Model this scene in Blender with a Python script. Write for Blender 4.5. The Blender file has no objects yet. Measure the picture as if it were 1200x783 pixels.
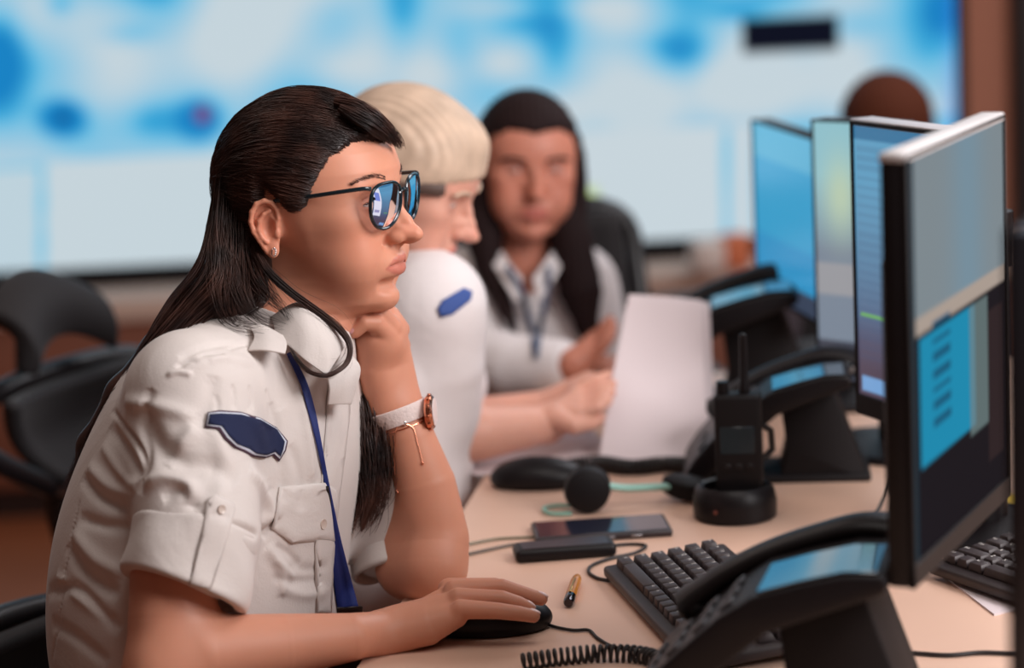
import bpy, bmesh, math, random
import numpy as np
from mathutils import Vector, Matrix, Quaternion
from mathutils.bvhtree import BVHTree
PI = math.pi
random.seed(4)
NPR = np.random.RandomState(7)
SC = bpy.context.scene
COL = SC.collection
# ---------------------------------------------------------------- camera
W_, H_ = 1200.0, 783.0
LENS = 85.0
F_ = W_ * LENS / 36.0
CAM_Z, PITCH, ROLL = 1.49, math.radians(10.5), math.radians(2.8)
DESK = 0.757
fw = Vector((0, math.cos(PITCH), -math.sin(PITCH)))
r0 = Vector((1, 0, 0)); u0 = Vector((0, math.sin(PITCH), math.cos(PITCH)))
RT = r0 * math.cos(ROLL) - u0 * math.sin(ROLL)
UP = u0 * math.cos(ROLL) + r0 * math.sin(ROLL)
CP = Vector((0, 0, CAM_Z))
cam_d = bpy.data.cameras.new('camera')
cam = bpy.data.objects.new('camera', cam_d); COL.objects.link(cam)
m = Matrix((RT, UP, -fw)).transposed().to_4x4(); m.translation = CP
cam.matrix_world = m
cam_d.sensor_width = 36; cam_d.lens = LENS; cam_d.clip_start = 0.05
cam_d.dof.use_dof = True; cam_d.dof.focus_distance = 2.44; cam_d.dof.aperture_fstop = 2.3
SC.camera = cam
def at(px, py, Z):
    px, py, Z = float(px), float(py), float(Z)
    return CP + Z * (fw + ((px - 600) / F_) * RT - ((py - 391.5) / F_) * UP)
def raydir(px, py): return (fw + ((px - 600) / F_) * RT - ((py - 391.5) / F_) * UP)
def proj(p):
    q = Vector(p) - CP; z = q.dot(fw)
    return (600 + F_ * q.dot(RT) / z, 391.5 - F_ * q.dot(UP) / z, z)
def plane(px, py, z=DESK):
    d = raydir(px, py); t = (z - CAM_Z) / d.z
    return CP + d * t
# ---------------------------------------------------------------- light, world, exposure
SC.view_settings.view_transform = 'Standard'; SC.view_settings.look = 'None'
SC.view_settings.gamma = 1.0; SC.view_settings.use_curve_mapping = False
SC.view_settings.exposure = 0.0
SC.cycles.use_denoising = True
SC.cycles.max_bounces = 8
wd = bpy.data.worlds.new('room_ambient'); SC.world = wd; wd.use_nodes = True
wd.node_tree.nodes['Background'].inputs[0].default_value = (0.70, 0.42, 0.34, 1)
wd.node_tree.nodes['Background'].inputs[1].default_value = 0.12
def area(name, loc, target, size, power, color, sy=None):
    l = bpy.data.lights.new(name, 'AREA'); l.energy = power; l.color = color
    l.shape = 'RECTANGLE'; l.size = size; l.size_y = sy or size
    o = bpy.data.objects.new(name, l); COL.objects.link(o); o.location = loc
    o.rotation_euler = (Vector(target) - Vector(loc)).to_track_quat('-Z', 'Y').to_euler()
    return o
area('unseen_overhead_light', (2.0, 1.2, 2.3), (0.0, 2.5, 1.0), 1.2, 98, (0.99, 0.95, 0.95), 1.4)
area('unseen_overhead_light', (-0.9, 3.6, 2.8), (-0.1, 2.6, 1.0), 1.2, 9, (1.0, 0.86, 0.78), 1.2)
area('unseen_overhead_light', (0.25, 1.7, 2.75), (0.1, 2.3, .76), 1.0, 13, (1.0, 0.93, 0.88), 1.0)  # added above the desk to brighten the hand and desktop
area('unseen_overhead_light', (1.6, 4.6, 2.8), (1.0, 3.6, 0.8), 1.4, 34, (0.95, 0.95, 1.0), 1.4)
# ---------------------------------------------------------------- materials
def lin(c):
    return tuple(((v / 255) / 12.92 if v / 255 <= 0.04045 else ((v / 255 + 0.055) / 1.055) ** 2.4) for v in c)
MATS = {}
def mat(name, rgb, rough=0.5, metal=0.0, spec=0.5, emit=None, es=1.0, noise=None, bump=None, sss=0, sssr=(1, .35, .2), coat=0, trans=0, alpha=1, attr=None, sheen=0, wave=None, aniso=0):
    """rgb in sRGB 0-255. noise=(scale, amount) colour variation; bump=(scale, strength, dist)"""
    if name in MATS: return MATS[name]
    M = bpy.data.materials.new(name); M.use_nodes = True; MATS[name] = M
    nt = M.node_tree; b = nt.nodes['Principled BSDF']; L = nt.links
    c = lin(rgb) + (1,)
    b.inputs['Base Color'].default_value = c
    b.inputs['Roughness'].default_value = rough; b.inputs['Metallic'].default_value = metal
    b.inputs['Specular IOR Level'].default_value = spec
    if sss:
        b.inputs['Subsurface Weight'].default_value = sss; b.inputs['Subsurface Radius'].default_value = sssr
        b.inputs['Subsurface Scale'].default_value = 0.006
    if coat: b.inputs['Coat Weight'].default_value = coat; b.inputs['Coat Roughness'].default_value = 0.1
    if trans: b.inputs['Transmission Weight'].default_value = trans
    if sheen: b.inputs['Sheen Weight'].default_value = sheen; b.inputs['Sheen Roughness'].default_value = .4
    if aniso: b.inputs['Anisotropic'].default_value = aniso
    if alpha < 1: b.inputs['Alpha'].default_value = alpha
    if emit is not None:
        b.inputs['Emission Color'].default_value = lin(emit) + (1,); b.inputs['Emission Strength'].default_value = es
    tc = nt.nodes.new('ShaderNodeTexCoord')
    src = None
    if attr:
        at_ = nt.nodes.new('ShaderNodeAttribute'); at_.attribute_name = attr; src = at_.outputs['Color']
        L.new(src, b.inputs['Base Color'])
    if noise:
        n = nt.nodes.new('ShaderNodeTexNoise'); n.inputs['Scale'].default_value = noise[0]; n.inputs['Detail'].default_value = 5
        L.new(tc.outputs['Object'], n.inputs['Vector'])
        mx = nt.nodes.new('ShaderNodeMix'); mx.data_type = 'RGBA'; mx.blend_type = 'MULTIPLY'
        rp = nt.nodes.new('ShaderNodeMapRange'); rp.inputs[3].default_value = 1 - noise[1]; rp.inputs[4].default_value = 1 + noise[1]
        L.new(n.outputs['Fac'], rp.inputs[0])
        cb = nt.nodes.new('ShaderNodeCombineColor')
        for i in range(3): L.new(rp.outputs[0], cb.inputs[i])
        mx.inputs[0].default_value = 1
        if src: L.new(src, mx.inputs[6])
        else: mx.inputs[6].default_value = c
        L.new(cb.outputs[0], mx.inputs[7]); L.new(mx.outputs[2], b.inputs['Base Color'])
    if bump:
        n = nt.nodes.new('ShaderNodeTexNoise'); n.inputs['Scale'].default_value = bump[0]; n.inputs['Detail'].default_value = 6
        L.new(tc.outputs['Object'], n.inputs['Vector'])
        bp = nt.nodes.new('ShaderNodeBump'); bp.inputs['Strength'].default_value = bump[1]; bp.inputs['Distance'].default_value = bump[2]
        L.new(n.outputs['Fac'], bp.inputs['Height']); L.new(bp.outputs[0], b.inputs['Normal'])
    return M
# ---------------------------------------------------------------- object helpers
def link(name, me, m=None, parent=None, smooth=True, world=True):
    o = bpy.data.objects.new(name, me); COL.objects.link(o)
    if m is not None:
        for q in (m if isinstance(m, (list, tuple)) else [m]): me.materials.append(q)
    if parent is not None:
        o.parent = parent
        if world: o.matrix_parent_inverse = parent.matrix_world.inverted()
    if smooth and isinstance(me, bpy.types.Mesh): me.polygons.foreach_set('use_smooth', [True] * len(me.polygons))
    return o
def tag(o, label=None, cat=None, group=None, kind=None):
    if label: o['label'] = label
    if cat: o['category'] = cat
    if group: o['group'] = group
    if kind: o['kind'] = kind
    return o
def empty(name, loc, rz=0, label=None, cat=None, group=None, rot=None):
    o = bpy.data.objects.new(name, None); COL.objects.link(o); o.empty_display_size = .02
    M = Matrix.Translation(Vector(loc)) @ (rot.to_4x4() if rot is not None else Matrix.Rotation(rz, 4, 'Z'))
    o.matrix_world = M
    bpy.context.view_layer.update()
    return tag(o, label, cat, group)
class MB:
    """collects shapes, links them as one mesh (local coords when a matrix is given)"""
    def __init__(s): s.bm = bmesh.new()
    def _x(s, verts, M):
        if M is not None: bmesh.ops.transform(s.bm, matrix=M, verts=verts)
    def box(s, x0, x1, y0, y1, z0, z1, bev=0, seg=2, M=None):
        r = bmesh.ops.create_cube(s.bm, size=1.0); v = r['verts']
        bmesh.ops.scale(s.bm, vec=(x1 - x0, y1 - y0, z1 - z0), verts=v)
        bmesh.ops.translate(s.bm, vec=((x0 + x1) / 2, (y0 + y1) / 2, (z0 + z1) / 2), verts=v)
        if bev:
            es = list({e for q in v for e in q.link_edges})
            rr = bmesh.ops.bevel(s.bm, geom=es, offset=bev, segments=seg, profile=.5, affect='EDGES')
            v = list({q for f in rr['faces'] for q in f.verts} | {q for q in v if q.is_valid})
        s._x(v, M); return v
    def cyl(s, r1, r2, z0, z1, n=32, M=None, caps=True):
        r = bmesh.ops.create_cone(s.bm, cap_ends=caps, segments=n, radius1=r1, radius2=r2, depth=abs(z1 - z0))
        v = r['verts']; bmesh.ops.translate(s.bm, vec=(0, 0, (z0 + z1) / 2), verts=v); s._x(v, M); return v
    def sph(s, c, r, n=20, M=None):
        rr = bmesh.ops.create_uvsphere(s.bm, u_segments=n, v_segments=max(8, n // 2), radius=1)['verts']
        r = (r, r, r) if not hasattr(r, '__len__') else r
        bmesh.ops.scale(s.bm, vec=r, verts=rr); bmesh.ops.translate(s.bm, vec=c, verts=rr); s._x(rr, M); return rr
    def prism(s, pts, h0, h1, M=None, bev=0, seg=2):
        """polygon pts (x,y), extruded z h0..h1"""
        a = [s.bm.verts.new((x, y, h0)) for x, y in pts]; b = [s.bm.verts.new((x, y, h1)) for x, y in pts]
        n = len(pts); fs = [s.bm.faces.new(a[::-1]), s.bm.faces.new(b)]
        for i in range(n): fs.append(s.bm.faces.new((a[i], a[(i + 1) % n], b[(i + 1) % n], b[i])))
        v = a + b
        bmesh.ops.recalc_face_normals(s.bm, faces=fs)
        if bev:
            es = list({e for f in fs[:2] for e in f.edges})
            rr = bmesh.ops.bevel(s.bm, geom=es, offset=bev, segments=seg, profile=.5, affect='EDGES')
            v = list({q for f in rr['faces'] for q in f.verts} | {q for q in v if q.is_valid})
        s._x(v, M); return v
    def tube(s, pts, r, n=8, M=None, cap=True, flat=None):
        """tube along pts; r number or list; flat=(fx,fy) scales section"""
        pts = [Vector(p) for p in pts]; N = len(pts)
        rs = [r] * N if not hasattr(r, '__len__') else list(r)
        rings = []; t0 = (pts[1] - pts[0]).normalized()
        nn = t0.orthogonal().normalized() if abs(t0.z) > .9 else t0.cross(Vector((0, 0, 1))).normalized()
        for i, p in enumerate(pts):
            t = ((pts[min(i + 1, N - 1)] - pts[max(i - 1, 0)])).normalized()
            nn = (nn - t * nn.dot(t)).normalized(); bb = t.cross(nn)
            fx, fy = flat or (1, 1)
            rings.append([s.bm.verts.new(p + (nn * math.cos(2 * PI * k / n) * fx + bb * math.sin(2 * PI * k / n) * fy) * rs[i]) for k in range(n)])
        for i in range(N - 1):
            for k in range(n): s.bm.faces.new((rings[i][k], rings[i][(k + 1) % n], rings[i + 1][(k + 1) % n], rings[i + 1][k]))
        if cap: s.bm.faces.new(rings[0][::-1]); s.bm.faces.new(rings[-1])
        v = [q for rg in rings for q in rg]; s._x(v, M); return v
    def grid(s, fn, nu, nv, M=None, closeu=False):
        vs = [[s.bm.verts.new(fn(i / (nu if closeu else nu - 1), j / (nv - 1))) for j in range(nv)] for i in range(nu)]
        for i in range(nu if closeu else nu - 1):
            for j in range(nv - 1):
                i2 = (i + 1) % nu
                s.bm.faces.new((vs[i][j], vs[i2][j], vs[i2][j + 1], vs[i][j + 1]))
        v = [q for r in vs for q in r]; s._x(v, M); return v
    def lathe(s, prof, n=32, M=None):
        """prof: (r,z) list"""
        return s.grid(lambda u, v: (prof[round(v * (len(prof) - 1))][0] * math.cos(2 * PI * u), prof[round(v * (len(prof) - 1))][0] * math.sin(2 * PI * u), prof[round(v * (len(prof) - 1))][1]), n, len(prof), M, True)
    def build(s, name, m, parent=None, local=True, smooth=True, solid=0, M=None, recalc=True, subsurf=0, sharp=0.7):
        if recalc: bmesh.ops.recalc_face_normals(s.bm, faces=s.bm.faces[:])
        if M is not None: bmesh.ops.transform(s.bm, matrix=M, verts=s.bm.verts[:])
        me = bpy.data.meshes.new(name); s.bm.to_mesh(me); s.bm.free()
        o = link(name, me, m, parent, smooth, world=not local)
        if smooth and sharp:
            try: me.set_sharp_from_angle(angle=sharp)
            except Exception: pass
        if solid:
            md = o.modifiers.new('solid', 'SOLIDIFY'); md.thickness = solid; md.offset = 0
        if subsurf:
            md = o.modifiers.new('ss', 'SUBSURF'); md.levels = md.render_levels = subsurf
        return o
def catmull(pts, n=8, closed=False):
    P = [Vector(p) for p in pts]; out = []; N = len(P)
    rng = range(N if closed else N - 1)
    for i in rng:
        g = (lambda k: P[k % N]) if closed else (lambda k: P[min(max(k, 0), N - 1)])
        a, b, c, d = g(i - 1), g(i), g(i + 1), g(i + 2)
        for j in range(n):
            t = j / n
            out.append(0.5 * ((2 * b) + (c - a) * t + (2 * a - 5 * b + 4 * c - d) * t * t + (3 * b - a - 3 * c + d) * t ** 3))
    if not closed: out.append(P[-1])
    return out
def copy_tree(o, parent=None, M=None):
    c = o.copy(); COL.objects.link(c)
    if parent is not None: c.parent = parent
    if M is not None: c.matrix_world = M
    for ch in o.children: copy_tree(ch, c)
    return c
# ---------------------------------------------------------------- signed-distance sculpting
def smin(a, b, k):
    if k <= 0: return np.minimum(a, b)
    h = np.maximum(k - np.abs(a - b), 0) / k
    return np.minimum(a, b) - h * h * k * .25
def smax(a, b, k): return -smin(-a, -b, k)
def d_ell(P, c, r, R=None):
    q = P - np.asarray(c, np.float32)
    if R is not None: q = q @ np.asarray(R, np.float32)
    r = np.asarray(r, np.float32)
    k0 = np.sqrt(((q / r) ** 2).sum(1)); k1 = np.sqrt(((q / (r * r)) ** 2).sum(1)) + 1e-9
    return k0 * (k0 - 1) / k1
def d_cap(P, a, b, ra, rb):
    a = np.asarray(a, np.float32); b = np.asarray(b, np.float32); ab = b - a
    t = np.clip(((P - a) @ ab) / max(float(ab @ ab), 1e-12), 0, 1)
    return np.sqrt(((P - a - t[:, None] * ab) ** 2).sum(1)) - (ra + (rb - ra) * t)
def d_chain(P, pts, rs, k=0):
    d = None
    for i in range(len(pts) - 1):
        e = d_cap(P, pts[i], pts[i + 1], rs[i], rs[i + 1]); d = e if d is None else smin(d, e, k)
    return d
class Field:
    """ops applied in order; each prim only evaluated near its box"""
    def __init__(s): s.ops = []
    def add(s, fn, lo, hi, k=.004, op='+'):
        s.ops.append((fn, np.asarray(lo, np.float32), np.asarray(hi, np.float32), k, op)); return s
    def cap(s, a, b, ra, rb, k=.004, op='+'):
        a = np.array(a, np.float32); b = np.array(b, np.float32); r = max(ra, rb)
        return s.add(lambda P: d_cap(P, a, b, ra, rb), np.minimum(a, b) - r, np.maximum(a, b) + r, k, op)
    def chain(s, pts, rs, k=.004, op='+', ki=0.0):
        A = np.array([tuple(p) for p in pts], np.float32); r = max(rs)
        return s.add(lambda P: d_chain(P, A, rs, ki), A.min(0) - r, A.max(0) + r, k, op)
    def ell(s, c, r, k=.004, op='+', R=None):
        c = np.array(c, np.float32); r = np.array(r, np.float32); m = float(r.max())
        return s.add(lambda P: d_ell(P, c, r, R), c - m, c + m, k, op)
    def __call__(s, P, mg=0.022):
        d = np.full(len(P), 1.0, np.float32)
        for fn, lo, hi, k, op in s.ops:
            g = mg + k
            i = np.nonzero(((P > lo - g) & (P < hi + g)).all(1))[0]
            if not len(i): continue
            e = fn(P[i]).astype(np.float32)
            e = np.nan_to_num(e, nan=.05)
            if op == '+': d[i] = smin(d[i], e, k)
            elif op == '-': d[i] = smax(d[i], -e, k)
            else: d[i] = smax(d[i], e, k)
        return d
    def box(s):
        pl = [o for o in s.ops if o[4] == '+']
        return np.min([o[1] for o in pl], 0) - .006, np.max([o[2] for o in pl], 0) + .006
def sdf_mesh(name, f, vox, lo=None, hi=None, B=8, keep=1.7):
    if lo is None: lo, hi = f.box()
    lo = np.asarray(lo, np.float64); hi = np.asarray(hi, np.float64)
    nb = np.ceil((hi - lo) / (vox * B)).astype(int)
    g = np.stack(np.meshgrid(*[np.arange(n) for n in nb], indexing='ij'), -1).reshape(-1, 3)
    c = (lo + (g + .5) * vox * B).astype(np.float32)
    d = np.concatenate([f(c[i:i + 200000]) for i in range(0, len(c), 200000)])
    g = g[np.abs(d) < vox * B * .87 * keep]
    bidx = np.full(nb, -1, np.int32); bidx[tuple(g.T)] = np.arange(len(g))
    s = np.arange(B); off = np.stack(np.meshgrid(s, s, s, indexing='ij'), -1).reshape(-1, 3)
    V = np.empty((len(g), B ** 3), np.float32)
    for i in range(0, len(g), 600):
        q = (g[i:i + 600, None, :] * B + off[None]).reshape(-1, 3)
        V[i:i + 600] = f((lo + q * vox).astype(np.float32)).reshape(-1, B ** 3)
    ip = (g[:, None, :] * B + off[None]).reshape(-1, 3)
    near = np.abs(V.reshape(-1)) < vox * 3.5
    ip = ip[near]
    N = nb * B
    def val(q):
        ok = (q < N).all(1)
        q2 = np.where(ok[:, None], q, 0); b = bidx[q2[:, 0] // B, q2[:, 1] // B, q2[:, 2] // B]
        ok &= b >= 0; r = q2 % B
        v = V[np.where(ok, b, 0), (r[:, 0] * B + r[:, 1]) * B + r[:, 2]]
        return np.where(ok, v, np.nan)
    C8 = np.array([[a, b, c] for a in (0, 1) for b in (0, 1) for c in (0, 1)])
    cv = np.stack([val(ip + o) for o in C8], 1)
    ok = ~np.isnan(cv).any(1); ng = (cv < 0).sum(1); act = ok & (ng > 0) & (ng < 8)
    ip = ip[act]; cv = cv[act]
    key = (ip[:, 0].astype(np.int64) * N[1] + ip[:, 1]) * N[2] + ip[:, 2]
    o = np.argsort(key); key = key[o]; ip = ip[o]; cv = cv[o]
    E = [(i, j) for i in range(8) for j in range(i + 1, 8) if np.abs(C8[i] - C8[j]).sum() == 1]
    acc = np.zeros((len(ip), 3)); cnt = np.zeros(len(ip))
    for i, j in E:
        a, b = cv[:, i], cv[:, j]; x = (a < 0) != (b < 0)
        t = np.where(x, a / np.where(x, a - b, 1), 0)
        acc += np.where(x[:, None], C8[i] + t[:, None] * (C8[j] - C8[i]), 0); cnt += x
    P = lo + (ip + acc / cnt[:, None]) * vox
    def find(q):
        k = (q[:, 0].astype(np.int64) * N[1] + q[:, 1]) * N[2] + q[:, 2]
        i = np.clip(np.searchsorted(key, k), 0, len(key) - 1)
        return np.where(key[i] == k, i, -1)
    quads = []
    ax = np.eye(3, dtype=int)
    for a in range(3):
        j = {0: 4, 1: 2, 2: 1}[a]
        x = (cv[:, 0] < 0) != (cv[:, j] < 0)
        q = ip[x]; s0 = cv[x, 0] < 0
        b, c = (a + 1) % 3, (a + 2) % 3
        i0 = np.nonzero(x)[0]; i1 = find(q - ax[b]); i2 = find(q - ax[b] - ax[c]); i3 = find(q - ax[c])
        F = np.stack([i0, i1, i2, i3], 1); F[~s0] = F[~s0][:, ::-1]
        quads.append(F[(F >= 0).all(1)])
    F = np.concatenate(quads)
    return mk_mesh(name, P, F)
def mk_mesh(name, P, F):
    me = bpy.data.meshes.new(name)
    me.vertices.add(len(P)); me.vertices.foreach_set('co', np.asarray(P, np.float32).ravel())
    n = F.shape[1]; me.loops.add(len(F) * n); me.loops.foreach_set('vertex_index', F.astype(np.int32).ravel())
    me.polygons.add(len(F)); me.polygons.foreach_set('loop_start', np.arange(0, len(F) * n, n, dtype=np.int32))
    me.update(calc_edges=True); me.validate()
    return me
def verts_of(me):
    a = np.empty(len(me.vertices) * 3, np.float32); me.vertices.foreach_get('co', a); return a.reshape(-1, 3)
def norms_of(me):
    a = np.empty(len(me.vertices) * 3, np.float32); me.vertices.foreach_get('normal', a); return a.reshape(-1, 3)
def set_verts(me, P): me.vertices.foreach_set('co', np.asarray(P, np.float32).ravel()); me.update()
def paint(me, C, name='Col'):
    a = me.color_attributes.new(name, 'FLOAT_COLOR', 'POINT')
    c = np.ones((len(me.vertices), 4), np.float32); c[:, :3] = C; a.data.foreach_set('color', c.ravel())
def bvh_of(me):
    P = [tuple(v) for v in verts_of(me)]
    return BVHTree.FromPolygons(P, [tuple(p.vertices) for p in me.polygons])
def hit(bvh, px, py, off=0.0):
    d = raydir(px, py).normalized(); h = bvh.ray_cast(CP, d)
    if h[0] is None: return None, None
    n = h[1] if h[1].dot(d) < 0 else -h[1]
    return h[0] + n * off, n
def smooth3(t): t = np.clip(t, 0, 1); return t * t * (3 - 2 * t)
# ---------------------------------------------------------------- materials shared by the room
M_BLACK = mat('black_plastic', (20, 16, 18), rough=.42, spec=.25)
M_BLACKM = mat('matte_black_plastic', (17, 13, 15), rough=.6, spec=.25)
M_GLOSS = mat('gloss_black', (12, 9, 11), rough=.2, spec=.3)
M_RUBBER = mat('cable_rubber', (28, 22, 22), rough=.55)
M_CHAIR = mat('chair_fabric', (22, 18, 21), rough=.75, sheen=.1, bump=(500, .3, .001))
M_CHAIRP = mat('chair_plastic', (18, 15, 18), rough=.38)
M_DESK = mat('beech_desk', (224, 186, 164), rough=.42, spec=.4, noise=(6, .05))
M_DESKE = mat('desk_edge', (196, 156, 134), rough=.5)
M_STEEL = mat('steel', (150, 150, 155), rough=.3, metal=1)
M_WHITE = mat('paper_white', (212, 198, 200), rough=.8)
# ---------------------------------------------------------------- room
def struct(name, mb, m, **k):
    o = mb.build(name, m, **k); o['kind'] = 'structure'; return o
def wood(name, c1, c2, scale=3.0, rough=.5):
    M = mat(name, c1, rough=rough); nt = M.node_tree; b = nt.nodes['Principled BSDF']
    tc = nt.nodes.new('ShaderNodeTexCoord'); mp = nt.nodes.new('ShaderNodeMapping'); mp.inputs['Scale'].default_value = (scale, scale, scale * 12)
    n = nt.nodes.new('ShaderNodeTexNoise'); n.inputs['Scale'].default_value = 2; n.inputs['Detail'].default_value = 6
    r = nt.nodes.new('ShaderNodeValToRGB'); r.color_ramp.elements[0].color = lin(c2) + (1,); r.color_ramp.elements[1].color = lin(c1) + (1,)
    nt.links.new(tc.outputs['Object'], mp.inputs[0]); nt.links.new(mp.outputs[0], n.inputs['Vector']); nt.links.new(n.outputs['Fac'], r.inputs[0]); nt.links.new(r.outputs[0], b.inputs['Base Color'])
    return M
b = MB(); b.box(-3.2, 3.2, -.6, 6.35, -.05, 0); struct('floor', b, wood('floor_wood', (176, 104, 66), (140, 78, 50), 2))
b = MB(); b.box(-3.2, 3.2, 6.2, 6.3, 0, 3.2); struct('wall_back', b, mat('back_wall_paint', (176, 114, 90), rough=.8))
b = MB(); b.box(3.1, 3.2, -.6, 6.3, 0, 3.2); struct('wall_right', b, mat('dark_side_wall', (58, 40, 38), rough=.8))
b = MB(); b.box(-3.2, 3.2, 6.17, 6.2, 0, .08); struct('baseboard_back', b, mat('dark_skirting', (70, 40, 32), rough=.6))
# door frame in dark wood beside the display
b = MB(); b.box(1.31, 1.40, 6.12, 6.2, 0, 3.1, .004); b.box(1.9, 2.0, 6.12, 6.2, 0, 3.1, .004); b.box(1.40, 1.9, 6.17, 6.19, 0, 3.1)
struct('door_1', b, mat('dark_door', (26, 16, 17), rough=.55))
# ---------------------------------------------------------------- video wall
VY = 6.0
def on_wall(px, py):
    d = raydir(px, py); t = VY / d.y; p = CP + d * t; return p.x, p.z
VX0, VX1, VZ0, VZ1 = -2.6, on_wall(1129, 60)[0], on_wall(600, 298)[1], 2.55
def vw_color(X, Z, PX, PY):
    """what the operators' display shows: a blue street map with white areas above, white windows below"""
    n = len(X); rs = np.random.RandomState(3)
    white = np.array(lin((197, 212, 220))); cy = np.array(lin((74, 186, 228))); bl = np.array(lin((24, 130, 196))); dk = np.array(lin((16, 70, 128)))
    v = np.zeros(n)
    for k in range(34):
        a = rs.uniform(0, 2 * PI); fr = rs.uniform(3.0, 17); v += np.sin(fr * (X * np.cos(a) + Z * np.sin(a)) * 1.6 + rs.uniform(0, 6.28)) / (1 + fr * .12)
    v = v / v.std() * .30 + .53
    # measured bright and blue areas, in picture coordinates of the display surface
    G = [(200, 60, 110, 50, .9), (90, 110, 90, 30, .6), (50, 5, 40, 30, .5), (0, 60, 28, 60, -1.6), (70, 5, 16, 14, -1.1), (150, 40, 34, 12, -.9), (74, 138, 22, 18, -3.0),
         (180, 140, 36, 26, -.9), (235, 140, 24, 24, -2.2), (300, 45, 60, 60, .7), (395, 25, 40, 40, -1.1), (395, 80, 40, 20, .5), (470, 20, 26, 70, -1.0), (545, 60, 36, 40, -1.0),
         (585, 75, 40, 24, 1.0), (560, 40, 20, 20, .4), (500, 90, 40, 30, .8), (620, 20, 60, 25, -.5), (590, 110, 45, 30, -.9), (600, 10, 40, 12, .7), (700, 10, 50, 12, .8), (760, 110, 90, 30, 1.2), (660, 130, 40, 26, .7),
         (800, 60, 40, 24, -.9), (730, 50, 60, 14, -.5), (850, 90, 30, 30, .7), (930, 110, 60, 30, .5), (870, 15, 34, 12, -.9), (1000, 30, 40, 20, -1.0), (1090, 60, 34, 50, -.6),
         (1085, 130, 34, 20, .8), (1040, 70, 30, 26, -.5), (1105, 10, 22, 30, -1.0), (650, 60, 24, 50, -.7), (560, 10, 40, 12, .5)]
    for x, y, sx, sy, w in G: v += w * .62 * np.exp(-((PX - x) / sx) ** 2 - ((PY - y) / sy) ** 2)
    v = np.clip(v, -.6, 1.25)
    t = np.clip(v, 0, 1)[:, None]; c = cy * (1 - t) + white * t
    t = np.clip(-v / .6 + .35, 0, 1)[:, None] * (v < .35)[:, None]; c = c * (1 - t) + bl * t
    t = (smooth3(1 - np.hypot((PX - 74) / 15, (PY - 138) / 13)) * .9)[:, None]; c = c * (1 - t) + dk * t
    t = smooth3(1.6 - np.hypot((PX - 238) / 9, (PY - 134) / 10) * 1.1)[:, None]; c = c * (1 - t) + np.array(lin((120, 50, 110))) * t
    t = smooth3(1.4 - np.hypot((PX - 318) / 22, (PY - 45) / 7) * 1.1)[:, None] * .0; c = c * (1 - t) + dk * t
    # white windows along the bottom
    def rect(x0, x1, y0, y1, col, s=3.0):
        nonlocal c
        m = smooth3((PX - x0) / s + .5) * smooth3((x1 - PX) / s + .5) * smooth3((PY - y0) / s + .5) * smooth3((y1 - PY) / s + .5)
        c = c * (1 - m[:, None]) + np.array(lin(col)) * m[:, None]
    sl = (600 - PX) * .0; PY = PY + (PX - 600) * .047
    rect(-2000, 1200, 166, 400, (120, 196, 226), 14)
    rect(-900, 44, 172, 292, (190, 210, 220)); rect(54, 300, 164, 296, (198, 212, 219)); rect(310, 520, 164, 300, (196, 212, 220))
    rect(530, 660, 156, 300, (150, 205, 228)); rect(672, 846, 158, 290, (200, 213, 220)); rect(856, 884, 158, 290, (198, 212, 220)); rect(900, 1200, 158, 290, (120, 192, 224))
    rect(676, 700, 225, 285, (190, 212, 120), 8)
    rect(870, 984, 34, 76, (10, 14, 30), 2)
    # saturated edge of the panel along the bottom and right
    m = smooth3((PY - 290) / 16)[:, None]; c = c * (1 - m) + np.array(lin((20, 150, 200))) * m
    m = smooth3((PX - 1098) / 34)[:, None] * .6; c = c * (1 - m) + np.array(lin((60, 120, 235))) * m
    return c
nx, nz = 420, 240
gx, gz = np.meshgrid(np.linspace(VX0 + .02, VX1 - .02, nx), np.linspace(VZ0 + .02, VZ1 - .02, nz), indexing='ij')
P = np.stack([gx.ravel(), np.full(gx.size, VY - .004), gz.ravel()], 1)
q = P - np.array(CP); zz = q @ np.array(fw); PXv = 600 + F_ * (q @ np.array(RT)) / zz; PYv = 391.5 - F_ * (q @ np.array(UP)) / zz
idx = np.arange(nx * nz).reshape(nx, nz)
Fq = np.stack([idx[:-1, :-1], idx[1:, :-1], idx[1:, 1:], idx[:-1, 1:]], -1).reshape(-1, 4)
vw = empty('video_wall', (0, VY, VZ0), 0, 'wide wall display showing a blurred blue and white map above white windows', 'display')
me = mk_mesh('screen', P, Fq); paint(me, vw_color(P[:, 0], P[:, 2], PXv, PYv))
def screen_mat(name, strength=1.0, gloss=.0):
    M = bpy.data.materials.new(name); M.use_nodes = True; nt = M.node_tree; b = nt.nodes['Principled BSDF']
    a = nt.nodes.new('ShaderNodeAttribute'); a.attribute_name = 'Col'
    b.inputs['Base Color'].default_value = (.004, .004, .005, 1); b.inputs['Roughness'].default_value = .25 if gloss else .6
    b.inputs['Specular IOR Level'].default_value = gloss
    nt.links.new(a.outputs['Color'], b.inputs['Emission Color']); b.inputs['Emission Strength'].default_value = strength
    return M
link('screen', me, screen_mat('video_wall_screen', 1.0), vw)
b = MB(); b.box(VX0, VX1, VY, VY + .06, VZ0, VZ1); b.build('panel_body', M_BLACKM, vw, local=False)
b = MB()
b.box(VX0 - .01, VX1 + .005, VY - .012, VY + .06, VZ0 - .034, VZ0 + .008, .003)
b.box(VX0 - .01, VX1 + .005, VY - .012, VY + .06, VZ1 - .02, VZ1 + .02, .003); b.box(VX1 - .02, VX1 + .005, VY - .012, VY + .06, VZ0, VZ1, .003)
b.build('bezel', M_BLACKM, vw, local=False)
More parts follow.
